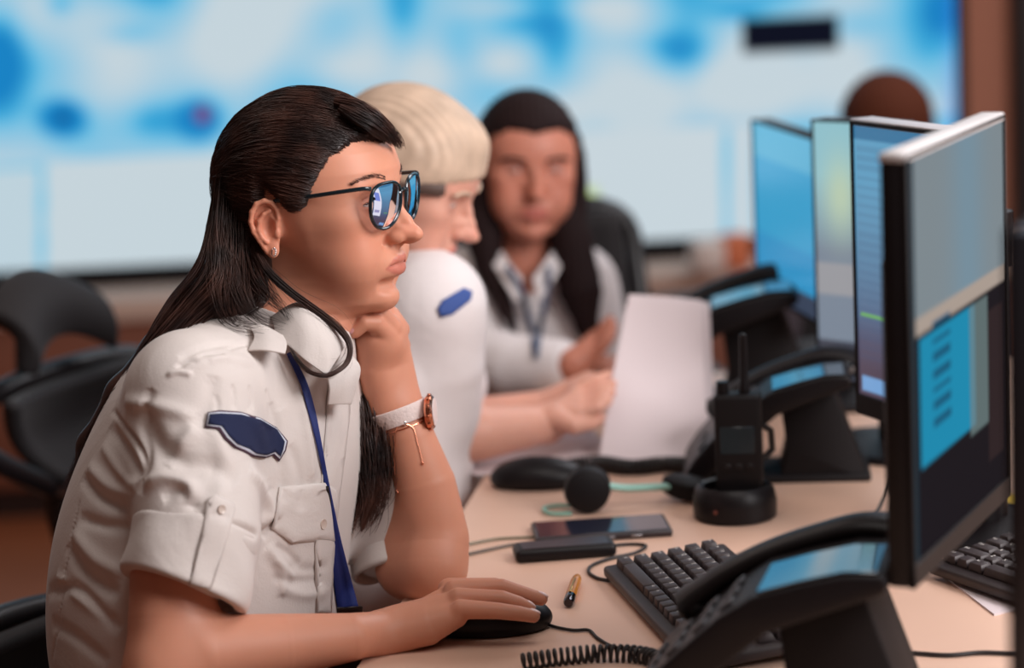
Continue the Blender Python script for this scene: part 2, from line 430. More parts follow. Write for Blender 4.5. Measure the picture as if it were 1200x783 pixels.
# ---------------------------------------------------------------- ledge below the display
lt = on_wall(100, 336)[1]
def wz(px, py, Y):
    d = raydir(px, py); t = Y / d.y; return (CP + d * t).z
LY = 5.80
ledge = empty('low_cabinet', (0, LY + .25, 0), 0, 'long low brown cabinet with a cream top under the wall display', 'cabinet')
zt = wz(150, 350, LY); zb = wz(150, 377, LY)
b = MB(); b.box(-3.0, 1.95, LY, 6.14, zb, zt, .006); b.build('worktop', mat('cream_laminate', (208, 180, 164), rough=.5), ledge, local=False)
b = MB(); b.box(-2.98, 1.9, LY + .03, 6.14, .08, zb, .004)
b.build('body', mat('cabinet_brown', (138, 84, 64), rough=.6), ledge, local=False)
b = MB(); b.box(-2.96, 1.88, LY + .06, 6.12, 0, .08); b.build('plinth', mat('plinth_dark', (50, 30, 26), rough=.6), ledge, local=False)
# ---------------------------------------------------------------- the desk
dk = empty('office_desk', (.6, 2.7, 0), 0, 'long pale beech desk the women are sitting at', 'desk')
DE = [(-.205, 1.75), (-.170, 2.21), (-.072, 2.80), (.045, 3.56), (1.9, 3.56), (1.9, 1.45), (-.23, 1.45)]
b = MB(); b.prism(DE, DESK - .028, DESK, None, .0025, 2); b.build('desktop', M_DESK, dk, local=False)
for x, y in ((.0, 1.6), (.2, 3.45), (1.8, 1.6), (1.8, 3.45)):
    b = MB(); b.box(x - .03, x + .03, y - .03, y + .03, .01, DESK - .028, .003); b.box(x - .035, x + .035, y - .035, y + .035, 0, .012); b.build('leg', M_STEEL, dk, local=False)
# ---------------------------------------------------------------- monitors
def content(me, fn):
    V = verts_of(me); paint(me, np.array([fn(*v) for v in V]))
def monitor(name, p0, p1, z0, z1, label, fn=None, thick=.028, bez=.014, tilt=0, top=None, strength=1.0, group=None, stand=True, back=None, face=1, botb=None, sx=0, cap=None, spec=.22):
    """panel from p0 to p1 (top view); the screen looks to the left of the direction p0->p1 when face=1"""
    p0 = Vector(p0); p1 = Vector(p1); d = (p1 - p0); w = d.length; h = z1 - z0
    ang = math.atan2(d.y, d.x)
    c = (p0 + p1) / 2
    root = empty(name, (c.x, c.y, DESK), ang, label, 'monitor', group)
    # local: x along the panel, y = back (+) / front (-) ; face=1 -> screen on +y side
    s = face; zb = z0 - DESK; zt = z1 - DESK; bb = botb or bez * 1.6
    T = Matrix.Translation((0, 0, (zb + zt) / 2)) @ Matrix.Rotation(math.radians(tilt), 4, 'X') @ Matrix.Translation((0, 0, -(zb + zt) / 2))
    b = MB()
    b.box(-w / 2, w / 2, min(0, -s * thick), max(0, -s * thick), zb, zt, .004, 2, T)
    b.box(-w * .3, w * .3, min(-s * thick * .9, -s * (thick + .022)), max(-s * thick * .9, -s * (thick + .022)), zb + h * .15, zb + h * .75, .01, 3, T)
    b.build('casing', top or M_BLACK, root)
    if cap:
        b = MB(); b.box(-w / 2 - .001, w / 2 + .001, min(.003 * s, -s * thick * 1.02), max(.003 * s, -s * thick * 1.02), zt - .006, zt + .002, .0025, 2, T); b.build('top_edge', cap, root)
    b = MB(); o = .004 * s; y0, y1 = min(-.002 * s, o), max(-.002 * s, o)
    b.box(-w / 2, -w / 2 + bez, y0, y1, zb, zt, .0012, 1, T); b.box(w / 2 - bez, w / 2, y0, y1, zb, zt, .0012, 1, T)
    b.box(-w / 2, w / 2, y0, y1, zt - bez, zt, .0012, 1, T); b.box(-w / 2, w / 2, y0, y1, zb, zb + bb, .0012, 1, T)
    b.build('bezel', back or M_BLACKM, root)
    nu, nv = 120, 90
    u, v = np.meshgrid(np.linspace(0, 1, nu), np.linspace(0, 1, nv), indexing='ij')
    P = np.stack([-w / 2 + bez + u.ravel() * (w - 2 * bez), np.full(u.size, .0012 * s), zb + bb + v.ravel() * (h - bez - bb)], 1)
    idx = np.arange(nu * nv).reshape(nu, nv); Fq = np.stack([idx[:-1, :-1], idx[1:, :-1], idx[1:, 1:], idx[:-1, 1:]], -1).reshape(-1, 4)
    if s > 0: Fq = Fq[:, ::-1]
    me = mk_mesh('screen', P, Fq); C = fn(u.ravel(), v.ravel()); paint(me, C); me.transform(T)
    link('screen', me, screen_mat(name + '_screen', strength, spec), root, world=False)
    if stand:
        b = MB(); yb = -s * (thick + .05)
        b.box(sx - .03, sx + .03, yb - .012, yb + .012, .012, zb + h * .5, .006, 2); b.box(sx - .03, sx + .03, min(yb, -s * thick), max(yb, -s * thick), zb + h * .38, zb + h * .5, .004)
        b.build('stand_column', M_BLACK, root)
        b = MB(); b.lathe([(0, 0), (.1, 0), (.105, .004), (.1, .010), (.03, .016), (0, .016)], 40, Matrix.Translation((sx, yb, 0)) @ Matrix.Diagonal((1.1, .85, 1, 1)))
        b.build('stand_base', M_BLACK, root)
    return root
def mixc(base, layers):
    """layers: (mask, colour)"""
    C = np.tile(np.array(lin(base)), (len(layers[0][0]), 1))
    for m, c in layers: m = np.asarray(m, float)[:, None]; C = C * (1 - m) + np.array(lin(c)) * m
    return C
def box_(u, v, u0, u1, v0, v1): return ((u > u0) & (u < u1) & (v > v0) & (v < v1)).astype(float)
def scr_A(u, v):
    rows = (np.sin(v * 180) > .2) * (u > .02) * (u < .5) * (v > .12) * (v < .93)
    g = np.clip((v - .2) / .6, 0, 1)
    C = mixc((84, 92, 122), [(g, (96, 160, 196)), ((v < .3) * np.clip((.3 - v) / .2, 0, 1) * .75, (82, 62, 70)), (rows * .20, (60, 84, 120)), (v > .955, (60, 120, 160)),
                             (box_(u, v, .03, .30, .30, .312), (110, 180, 90)), (box_(u, v, .03, .40, .015, .075), (120, 165, 215)), (box_(u, v, .44, .47, .02, .05), (150, 150, 160)), (box_(u, v, .30, .96, .22, .93) * (u > .52 - .0 * v), (226, 230, 242)), (box_(u, v, .60, .90, .55, .80), (120, 140, 215)), (box_(u, v, .60, .90, .30, .36), (150, 150, 190))])  # white window on the hidden half, added to brighten the lens reflections
    return C
def scr_B(u, v):
    # u=0 at the camera end
    icons = np.zeros(len(u))
    for k in range(7): icons += box_(u, v, .22, .40, .30 + k * .042, .318 + k * .042)
    top = v > .60
    C = mixc((24, 18, 22), [(top, (138, 150, 156)), (top * np.exp(-((u - .6) / .18) ** 2) * .35, (110, 165, 195)), (box_(u, v, 0, 1.0, .555, .60), (186, 170, 158)),
                            (box_(u, v, .10, .66, .22, .545), (26, 150, 190)), (box_(u, v, .60, .80, .20, .545) * .7, (120, 140, 140)), (icons, (20, 96, 130)), (box_(u, v, .80, .97, .08, .5), (48, 34, 34)), (u < .06, (30, 50, 60))])
    return C
def scr_blue(u, v): return mixc((60, 160, 205), [((v < .35) * .6, (50, 140, 195)), ((v < .12), (60, 70, 90)), (v > .8, (90, 175, 210))])
def scr_pale(u, v): return mixc((128, 140, 156), [(np.clip((v - .5) / .3, 0, 1), (150, 200, 212)), (np.exp(-((u - .3) / .2) ** 2 - ((v - .72) / .15) ** 2) * .8, (200, 216, 180)), ((v < .45) & (v > .33), (160, 160, 165)), (v < .15, (70, 72, 84))])
def scr_grey(u, v): return mixc((60, 78, 96), [(v > .8, (90, 110, 126)), (v < .5, (24, 22, 28))])
mA = monitor('monitor', (.390, 2.690), (.487, 2.472), at(1002, 502, 2.68).z, at(996, 140, 2.70).z, 'black monitor with a blue list screen facing the dark-haired woman in glasses', scr_A, face=-1, strength=.95, botb=.024, stand=True, bez=.005, cap=mat('pale_edge', (190, 186, 190), rough=.4))
zB0, zB1 = at(1062, 708, 1.95).z, at(1050, 178, 1.95).z
mB = monitor('monitor', (at(1062, 400, 1.95).x, at(1062, 400, 1.95).y), (at(1177, 400, 2.24).x, at(1177, 400, 2.24).y), zB0, zB1, 'grey-topped monitor back to back with the blue list monitor, its screen seen edge on', scr_B, face=-1, bez=.0035, thick=.020, strength=.8,
             cap=mat('grey_casing', (196, 192, 192), rough=.4), botb=.02, stand=False, spec=.0)
cA, cB = at(1183, 300, 1.58), at(1290, 300, 1.72)
mC = monitor('monitor', (cA.x, cA.y), (cB.x, cB.y), at(1183, 800, 1.58).z - .03, at(1183, 268, 1.58).z, 'dark monitor seen from behind, cut off by the right edge of the picture', scr_grey, top=mat('blue_grey_casing', (58, 66, 80), rough=.35), face=1, strength=.6, bez=.02)
mD = monitor('monitor', (at(884, 200, 3.5).x, at(884, 200, 3.5).y), (at(956, 200, 3.2).x, at(956, 200, 3.2).y), at(884, 345, 3.5).z, at(884, 138, 3.5).z, 'blurred far monitor with a plain bright blue screen', scr_blue, face=-1, strength=.95, bez=.003)
mE = monitor('monitor', (at(953, 200, 3.02).x, at(953, 200, 3.02).y), (at(1060, 200, 2.92).x, at(1060, 200, 2.92).y), at(953, 455, 3.02).z, at(953, 138, 3.02).z, 'blurred pale screen between the bright blue monitor and the blue list monitor', scr_pale, face=-1, strength=.9, bez=.003)
def arm_for_B():
    a = Vector((.345, 2.11, (zB0 + zB1) / 2)); M = mB.matrix_world; w = M.inverted()
    pole = mA.matrix_world @ Vector((0, .1, 0)); b = MB(); z = a.z
    bk = M @ Vector((.09, .03, z - DESK)); k = M @ Vector((.10, .06, z - DESK)); e = Vector((pole.x, pole.y, z))
    b.tube([bk, k], .02, 12); b.tube([k, k.lerp(e, .5), e], .016, 12); b.cyl(.024, .024, z - .03, z + .03, 20, Matrix.Translation((pole.x, pole.y, 0))); b.cyl(.016, .016, DESK, z, 20, Matrix.Translation((pole.x, pole.y, 0)))
    b.box(pole.x - .05, pole.x + .05, pole.y - .05, pole.y + .05, DESK, DESK + .012, .003)
    tag(b.build('monitor_mount', M_BLACK, local=False), 'black swivel mount carrying the grey-topped monitor, mostly hidden behind it', 'monitor mount')
arm_for_B()
q = plane(1008, 678); ad = empty('power_adapter', (q.x, q.y + .03, DESK), math.radians(-20), 'flat black power adapter with leads on the desk behind the foreground phone', 'power adapter')
b = MB(); b.box(-.052, .05, -.03, .03, 0, .022, .006, 3); b.build('case', M_BLACK, ad)
b = MB(); b.box(.05, .062, -.006, .006, .006, .014, .002, 2); b.build('plug', M_RUBBER, ad)
# ---------------------------------------------------------------- desk phones
PROF_T = [(-.135, .020), (-.118, .045), (-.099, .066), (-.072, .091), (-.040, .119), (-.011, .138), (.03, .150), (.067, .159), (.10, .160)]
PROF_B = [(.104, .150), (.10, .143), (.062, .129), (.0, .106), (-.038, .074), (-.075, .040), (-.105, .014), (-.128, .010)]
def desk_phone(loc, yaw, label, sc=1.0):
    root = empty('desk_phone', loc, math.radians(yaw), label, 'phone', 'desk phones')
    T = Matrix.Scale(sc, 4); RX = Matrix.Rotation(PI / 2, 4, 'X')      # (x, z) profiles are extruded along y
    b = MB(); b.prism(PROF_T + PROF_B, -.09, .09, T @ RX, .004, 3); b.build('body', M_BLACK, root)
    b = MB(); b.prism([(-.006, .1405), (.03, .1510), (.067, .1600), (.094, .1605), (.094, .1622), (.067, .1618), (.03, .1530), (-.006, .1425)], .0, .086, T @ RX, .0006, 1)
    b.build('display', mat('phone_glass', (24, 44, 56), rough=.10, spec=1.0, coat=1), root)
    for i in range(4):
        for j in range(3):
            t = (i + .5) / 4.2; x = -.118 + t * .10; z = np.interp(x, [p[0] for p in PROF_T], [p[1] for p in PROF_T])
            b = MB(); b.box(-.007, .007, -.072 + j * .030, -.050 + j * .030, -.002, .0035, .0015, 2, T @ Matrix.Translation((x, 0, z)) @ Matrix.Rotation(-.74, 4, 'Y')); b.build('key', mat('phone_key', (44, 40, 42), rough=.5), root)
    pts = catmull([(-.092, .055, .086), (-.076, .055, .099), (-.050, .055, .118), (-.012, .055, .138), (.03, .055, .153), (.065, .055, .162), (.095, .055, .160), (.112, .055, .152)], 6)
    n = len(pts); rs = [.0155 + .007 * (abs(2 * i / (n - 1) - 1) ** 2.2) for i in range(n)]
    b = MB(); b.tube(pts, rs, 18, T, True, (1.35, .72)); hs = b.build('handset', M_BLACK, root, sharp=1.2)
    b = MB(); b.sph((.104, .055, .148), (.020, .030, .021), 24, T); b.build('earpiece', mat('phone_gloss', (30, 40, 48), rough=.14, spec=1.0, coat=1), hs, sharp=0)
    b = MB(); b.sph((-.083, .055, .088), (.020, .028, .017), 24, T); b.build('mouthpiece', M_BLACKM, hs, sharp=0)
    b = MB(); b.prism([(.006, .105), (.080, .134), (.088, .110), (.125, .004), (.125, .0), (.0, .0), (.012, .05)], -.055, .055, T @ RX, .004, 2); b.build('foot', M_BLACKM, root)
    b = MB(); b.box(-.12, .13, -.06, .06, 0, .012, .004, 2, T); b.build('base_plate', M_BLACKM, root)
    return root
ph1 = desk_phone((.222, 2.030, DESK), -15, 'large black desk phone in the foreground, in front of the keyboard')
ph2 = desk_phone((.322, 2.915, DESK), -6, 'black desk phone between the radio charger and the blue list monitor', .86)
ph3 = desk_phone((.290, 3.34, DESK), -6, 'far blurred black desk phone behind the radio', 1.08)
def coil(p, r, turns, rad=.0016, n=14):
    """coiled cord following points p"""
    C = catmull(p, 40); out = []
    L = [0]
    for i in range(1, len(C)): L.append(L[-1] + (C[i] - C[i - 1]).length)
    N = turns * n
    for i in range(N + 1):
        s = L[-1] * i / N; k = min(max(int(np.searchsorted(L, s)) - 1, 0), len(C) - 2); f = (s - L[k]) / max(L[k + 1] - L[k], 1e-9)
        c = C[k].lerp(C[k + 1], f); t = (C[k + 1] - C[k]).normalized(); a = t.cross(Vector((0, 0, 1))).normalized(); bb = a.cross(t)
        th = 2 * PI * i / n; out.append(c + (a * math.cos(th) + bb * math.sin(th)) * r)
    b = MB(); b.tube(out, rad, 6); return b
def cable(pts, r, name, label, m=None, group=None, lift=None, n=8):
    z = DESK + r + .0004
    P = catmull([Vector((plane(*p[:2]).x, plane(*p[:2]).y, z + (p[2] if len(p) > 2 else 0))) for p in pts], n)
    b = MB(); b.tube(P, r, 8); o = b.build(name, m or M_RUBBER, local=False); return tag(o, label, 'cable', group)
pl = lambda x, y, z=0: Vector((plane(x, y).x, plane(x, y).y, DESK + z))
o = coil([pl(612, 786, .008), pl(660, 779, .008), pl(710, 775, .008), pl(760, 779, .008), pl(800, 800, .01)], .0075, 30, .0018).build('coiled_cord', M_RUBBER, local=False)
tag(o, 'black coiled cord of the foreground desk phone at the bottom of the picture', 'cable')
o = coil([pl(662, 556, .009), pl(700, 552, .010), pl(740, 557, .010), pl(785, 553, .010), pl(835, 560, .01)], .0085, 40, .0022).build('coiled_cord', M_RUBBER, local=False)
tag(o, 'blurred black coiled cord lying behind the headset, in front of the papers', 'cable')
# ---------------------------------------------------------------- computer mice
def computer_mouse(loc, yaw, label, sc=1.0):
    root = empty('computer_mouse', loc, math.radians(yaw), label, 'mouse', 'computer mice')
    f = Field()
    f.ell((-.006, 0, .012), (.058, .0315, .0265), .003); f.ell((.012, 0, .010), (.047, .0300, .019), .01)
    f.add(lambda P: -(P[:, 2] - .0012), (-.1, -.1, -.05), (.1, .1, .06), .002, '&')
    groove = lambda P: np.maximum(np.abs(P[:, 2] - .014 - .05 * np.maximum(-P[:, 0], 0)) - .0007, -(P[:, 0] + .05))
    me = sdf_mesh('shell', f, .0013, (-.075, -.045, -.005), (.075, .045, .05)); me.transform(Matrix.Scale(sc, 4))
    link('shell', me, M_BLACK, root, world=False)
    b = MB(); b.box(.028 * sc, .030 * sc, -.03 * sc, .03 * sc, .0, .001)
    b = MB(); b.cyl(.0095 * sc, .0095 * sc, -.0035, .0035, 20, Matrix.Translation((.033 * sc, 0, .0225 * sc)) @ Matrix.Rotation(PI / 2, 4, 'X')); b.build('scroll_wheel', M_RUBBER, root)
    b = MB(); b.tube([(-.012 * sc, 0, .0388 * sc), (.01 * sc, 0, .037 * sc), (.023 * sc, 0, .0322 * sc)], .0006, 6); b.build('button_gap', M_GLOSS, root)
    return root
mo = plane(578, 742)
mouse1 = computer_mouse((mo.x, mo.y + .01, DESK), 5, 'black computer mouse under the hand of the woman in glasses', 1.02)
m2 = plane(634, 572); mouse2 = computer_mouse((m2.x, m2.y + .01, DESK), -3, 'blurred black computer mouse left of the coiled cord, near the papers', .98)
cable([(634, 731), (650, 737), (672, 741), (690, 741), (700, 750), (718, 760), (745, 765), (775, 771), (800, 774)], .0017, 'mouse_cable', 'thin black cable running from the mouse in use to the foreground phone')
cable([(1020, 770), (1060, 768), (1110, 771), (1150, 768), (1200, 769), (1260, 764)], .0022, 'desk_cable', 'black cable across the bare desk at the bottom right')
# ---------------------------------------------------------------- keyboards
def keyboard(loc, yaw, label, layout, legends=True, cap=None):
    root = empty('keyboard', loc, math.radians(yaw), label, 'keyboard')
    U = .0188; nrow = len(layout); wmax = max(sum(abs(k) if not isinstance(k, tuple) else k[0] for k in r) for r in layout)
    L = wmax * U; D = nrow * U
    tilt = Matrix.Rotation(math.radians(5), 4, 'X')
    b = MB(); b.box(-.009, L + .009, -.012, D + .012, .003, .016, .0045, 3, tilt)
    for x in (.03, L - .03): b.box(x - .012, x + .012, D - .02, D - .005, -.010, .006, .002, 1, tilt)
    body = b.build('housing', mat('keyboard_housing', (44, 35, 36), rough=.5), root)
    leg = []
    fm = cap or mat('keycap', (52, 42, 43), rough=.48)
    for r, row in enumerate(layout):
        x = 0.0
        for k in row:
            w = k[0] if isinstance(k, tuple) else k; ch = k[1] if isinstance(k, tuple) else ''
            if w < 0: x += -w * U; continue
            x0, x1 = x + .0008, x + w * U - .0008; y0, y1 = r * U + .0008, (r + 1) * U - .0008
            bm = MB(); zz = .0165; h = .0075 + .0006 * abs(r - 2)
            bt = [(x0, y0), (x1, y0), (x1, y1), (x0, y1)]; tp = [(x0 + .0022, y0 + .0018), (x1 - .0022, y0 + .0018), (x1 - .0022, y1 - .003), (x0 + .0022, y1 - .003)]
            va = [bm.bm.verts.new((p[0], p[1], zz)) for p in bt]; vb = [bm.bm.verts.new((p[0], p[1], zz + h)) for p in tp]
            bm.bm.faces.new(vb); bm.bm.faces.new(va[::-1])
            for i in range(4): bm.bm.faces.new((va[i], va[(i + 1) % 4], vb[(i + 1) % 4], vb[i]))
            bmesh.ops.bevel(bm.bm, geom=bm.bm.edges[:], offset=.0009, segments=2, profile=.5, affect='EDGES')
            bmesh.ops.transform(bm.bm, matrix=tilt, verts=bm.bm.verts[:])
            bm.build('key', fm, root)
            if ch and legends: leg.append((ch, x0 + .0032, y1 - .0085, zz + h + .00015))
            x += w * U
    if leg:
        bm = bmesh.new(); cache = {}
        for ch, x, y, z in leg:
            if ch not in cache:
                c = bpy.data.curves.new('glyph', 'FONT'); c.body = ch; c.size = .0066 if len(ch) == 1 else .0044
                o = bpy.data.objects.new('glyph', c); cache[ch] = bpy.data.meshes.new_from_object(o); bpy.data.objects.remove(o)
            n0 = len(bm.verts); bm.from_mesh(cache[ch]); bm.verts.ensure_lookup_table()
            bmesh.ops.translate(bm, vec=(x, y, z), verts=bm.verts[n0:])
        bmesh.ops.transform(bm, matrix=tilt, verts=bm.verts[:])
        me = bpy.data.meshes.new('key_legends'); bm.to_mesh(me); bm.free()
        link('key_legends', me, mat('legend_white', (225, 220, 215), rough=.6), root, smooth=False, world=False)
    return root
def R_(s): return [(1, c) for c in s]
LAY = [[(1.5, 'Ctrl'), 4.5, (1, 'Alt'), (1, 'Fn'), (1, ''), (1, ''), (1, ''), (1, 'Ctrl'), -.25, (1, ''), (1, '<'), (1, 'v'), (1, '>')],
       [(2.0, 'Shift')] + R_('ZXCVBNM,./') + [(2.0, 'Shift'), -.25, (1, '^')],
       [(1.75, 'Caps')] + R_("ASDFGHJKL;'") + [(2.25, 'Enter')],
       [(1.5, 'Tab')] + R_('QWERTYUIOP[]') + [(1.5, '\\'), -.25, (1, 'Del'), (1, 'End')],
       R_('`1234567890-=') + [(2.0, 'Back'), -.25, (1, 'Ins'), (1, 'Hm')],
       [(1, 'Esc')] + [-.5] + [(1, 'F%d' % i) for i in range(1, 13)] + [-.25, (1, 'Prt'), (1, 'Brk')]]
# far end of the front edge at picture (714,682)
kp = plane(723, 681); kd = plane(797, 761) - kp; kyaw = math.degrees(math.atan2(kd.y, kd.x))
kb1 = keyboard((kp.x, kp.y, DESK + .001), kyaw, 'black keyboard with white legends on the desk in front of the mouse', LAY)
LAY2 = [[(1.25, 'Ctrl'), (1, ''), (1.25, 'Alt'), 6.0, (1.25, 'Alt'), (1.25, 'Ctrl')], [(2.25, 'Shift')] + R_('ZXCVBNM,./')[:8] + [(1.75, '')], [(1.75, 'Caps')] + R_('ASDFGHJKL') + [(1.25, '')], [(1.5, 'Tab')] + R_('QWERTYUIO') + [1.5], R_('`1234567890-')]
k2 = plane(1104, 678)
kb2 = keyboard((k2.x, k2.y, DESK + .003), -62, 'second black keyboard on a white paper at the right, behind the grey-topped monitor', LAY2, True)
# ---------------------------------------------------------------- radio in its charger
rc = plane(858, 618)
rr = empty('radio_charger', (rc.x + .008, rc.y + .045, DESK), math.radians(-8), 'black desktop charger cup under the two-way radio', 'charger')
b = MB(); b.lathe([(0, 0), (.043, 0), (.048, .003), (.049, .020), (.046, .034), (.040, .040), (.036, .038), (.034, .028), (0, .028)], 48, Matrix.Diagonal((1, .95, 1, 1))); b.build('cup', M_BLACK, rr)
b = MB(); b.cyl(.0025, .0025, 0, .002, 12, Matrix.Translation((-.02, -.0465, .018)) @ Matrix.Rotation(PI / 2, 4, 'X')); b.build('indicator_lamp', mat('lamp_dim', (90, 40, 30), rough=.4), rr)
rd = empty('two_way_radio', (rc.x + .012, rc.y + .045, DESK + .029), math.radians(-8), 'black two-way radio standing in its charger behind the keyboard', 'radio')
b = MB(); b.box(-.024, .030, -.018, .018, 0, .118, .005, 3); b.build('body', M_BLACKM, rd)
b = MB(); b.lathe([(0, .112), (.0065, .112), (.0065, .128), (.0052, .131), (.0046, .172), (.004, .186), (0, .188)], 20, Matrix.Translation((.011, .002, 0))); b.build('antenna', M_BLACK, rd)
b = MB(); b.cyl(.0075, .0068, .117, .132, 20, Matrix.Translation((-.014, 0, 0))); b.build('volume_knob', M_BLACK, rd)
b = MB(); b.box(-.018, .022, -.0188, -.0175, .05, .082, .0006, 1); b.build('display', mat('radio_glass', (34, 42, 46), rough=.15, spec=.8), rd)
for i in range(3):
    b = MB(); b.box(-.016 + i * .013, -.006 + i * .013, -.0195, -.0175, .03, .038, .001, 1); b.build('key', M_BLACK, rd)
b = MB(); b.tube([(.030, 0, .08), (.040, .005, .072), (.041, .005, .05), (.031, 0, .04)], .004, 8); b.build('push_to_talk_cord', M_RUBBER, rd)
# ---------------------------------------------------------------- headset
hp = plane(690, 606)
hd = empty('headset', (hp.x, hp.y, DESK), 0, 'black headset lying on the desk behind the phone, with a pale green band', 'headset')
Rz = Matrix.Rotation(math.radians(-10), 4, 'Z')
b = MB(); b.lathe([(0, -.014), (.018, -.014), (.026, -.010), (.028, 0), (.026, .010), (.018, .014), (0, .014)], 32, Matrix.Translation((0, .02, .028)) @ Rz @ Matrix.Rotation(PI / 2, 4, 'X') @ Matrix.Rotation(.25, 4, 'Y')); e1 = b.build('ear_cup', M_BLACKM, hd)
b = MB(); b.lathe([(.012, -.022), (.024, -.022), (.027, -.016), (.024, -.012), (.012, -.012)], 32, Matrix.Translation((0, .02, .028)) @ Rz @ Matrix.Rotation(PI / 2, 4, 'X')); b.build('ear_cushion', M_CHAIR, e1)
b = MB(); b.lathe([(0, -.012), (.018, -.012), (.024, -.008), (.025, 0), (.024, .008), (.018, .012), (0, .012)], 32, Matrix.Translation((.122, .055, .0155)) @ Rz @ Matrix.Rotation(.2, 4, 'Y') @ Matrix.Diagonal((1.3, 1, 1, 1))); b.build('ear_cup', M_BLACKM, hd)
b = MB(); b.tube(catmull([(.02, .03, .03), (.045, .035, .024), (.075, .04, .022), (.105, .048, .02)], 5), .0075, 10, None, True, (1, .6)); b.build('headband', mat('pale_green_plastic', (150, 200, 186), rough=.3), hd)
b = MB(); b.tube(catmull([(-.012, .03, .006), (-.035, .045, .004), (-.052, .035, .004), (-.045, .01, .004), (-.02, .004, .004)], 6), .0022, 8); b.build('microphone_wire', mat('green_wire', (120, 176, 160), rough=.4), hd)
# ---------------------------------------------------------------- phone, dongle, pen cap
p = plane(705, 628)
sp = empty('smartphone', (p.x, p.y + .012, DESK), math.radians(4), 'black smartphone lying face up behind the small black box', 'smartphone')
b = MB(); b.box(-.078, .078, -.037, .037, .0, .009, .0035, 3); b.build('case', mat('phone_case', (38, 30, 33), rough=.35), sp)
b = MB(); b.box(-.074, .074, -.033, .033, .0085, .0094, .0004, 1); b.build('screen', mat('phone_glass2', (30, 32, 46), rough=.1, spec=.8), sp)
b = MB(); b.box(-.01, .012, -.0385, -.0365, .003, .006, .0006, 1); b.build('side_button', M_STEEL, sp)
b = MB(); b.box(.03, .043, -.0385, -.0365, .003, .006, .0006, 1); b.build('side_button', M_STEEL, sp)
p = plane(662, 655)
dv = empty('battery_pack', (p.x, p.y + .012, DESK), math.radians(6), 'small flat black box with rounded ends in front of the smartphone', 'box')
b = MB(); b.box(-.056, .056, -.021, .021, .0, .015, .0055, 4); b.build('case', M_BLACK, dv)
b = MB(); b.box(-.048, .048, -.015, .015, .0148, .0156, .0003, 1); b.build('top_panel', mat('dark_panel', (46, 38, 42), rough=.3), dv)
b = MB(); b.box(.0555, .0565, -.006, .006, .005, .010, .0003, 1); b.build('socket', M_GLOSS, dv)
cable([(548, 640), (580, 634), (612, 632), (640, 631)], .0016, 'charging_cable', 'thin grey-green cable running left from the smartphone', mat('grey_cable', (110, 104, 84), rough=.5))
cable([(548, 652), (575, 646), (600, 641), (622, 640)], .0019, 'charging_cable', 'thin dark cable running left from under the small black box', mat('dark_cable', (88, 74, 62), rough=.5))
cable([(715, 642), (740, 640), (757, 642), (745, 650), (715, 657), (694, 665), (690, 673), (700, 680), (714, 683)], .0019, 'keyboard_cable', 'thin black cable looping from the small black box to the keyboard')
a = plane(668, 709); c = plane(676, 686); dd = (c - a); ang = math.atan2(dd.y, dd.x)
pc = empty('pen_cap', (a.x, a.y, DESK + .0062), ang, 'short amber translucent pen piece with a dark metal tip on the desk before the hand', 'pen')
RX = Matrix.Rotation(PI / 2, 4, 'Y')
b = MB(); b.lathe([(0, .004), (.0050, .004), (.0060, .012), (.0060, .058), (.0052, .072), (.0035, .08), (0, .08)], 20, RX)
b.build('barrel', mat('amber_plastic', (236, 160, 70), rough=.15, trans=.5), pc)
b = MB(); b.lathe([(0, -.014), (.0045, -.014), (.0058, -.010), (.0058, .008), (0, .008)], 20, RX); b.build('metal_tip', mat('dark_chrome', (70, 66, 70), rough=.15, metal=1), pc)
b = MB(); b.box(.006, .055, -.0015, .0015, .0055, .0075, .0006, 1); b.build('clip', mat('gold_metal', (226, 180, 110), rough=.25, metal=1), pc)
# papers on the desk
def paper(name, pts, z, th, m, label, cat='paper', group=None):
    b = MB(); b.prism([(plane(*p).x, plane(*p).y) for p in pts], z, z + th, None); o = b.build(name, m, local=False, smooth=False); return tag(o, label, cat, group)
paper('paper_sheet', [(1100, 672), (1165, 722), (1260, 700), (1200, 640)], DESK, .002, M_WHITE, 'white paper sheet under the second keyboard')
paper('note_pad', [(1118, 612), (1185, 628), (1240, 594), (1150, 578)], DESK, .006, mat('yellow_pad', (214, 180, 60), rough=.7), 'yellow note pad beyond the second keyboard', 'note pad')
# tangle of leads behind the foreground phone, under the monitors
def lead(pts, r, label, name='cable', m=None):
    b = MB(); b.tube(catmull(pts, 8), r, 8); return tag(b.build(name, m or M_RUBBER, local=False), label, 'cable', 'leads under the monitors')
for k, w_ in ((0, 'upper'), (3, 'lower')):
    lead([pl(990 + k * 9, 640 + k * 8, .004), pl(1015 + k * 3, 628 + 9 * k, .006 + .004 * k), pl(1035 + k * 2, 606 + 12 * k, .02), pl(1050, 600 + 10 * k, .05)], .0022, 'black lead behind the foreground phone under the grey-topped monitor, the %s of two' % w_)
# small bundle on the ledge
q = Vector((at(852, 330, 5.75).x, 5.8, zt))
bd = empty('paper_bag', q, .3, 'small blurred orange bag beside a pale one on the cabinet below the display', 'bag')
b = MB(); b.box(-.0, .07, -.03, .03, 0, .085, .012, 3); b.build('orange_bag', mat('orange_paper', (216, 120, 80), rough=.7), bd)
b = MB(); b.box(-.085, -.005, -.05, .01, 0, .08, .015, 3); b.build('pale_bag', mat('pale_paper', (240, 224, 214), rough=.7), bd)
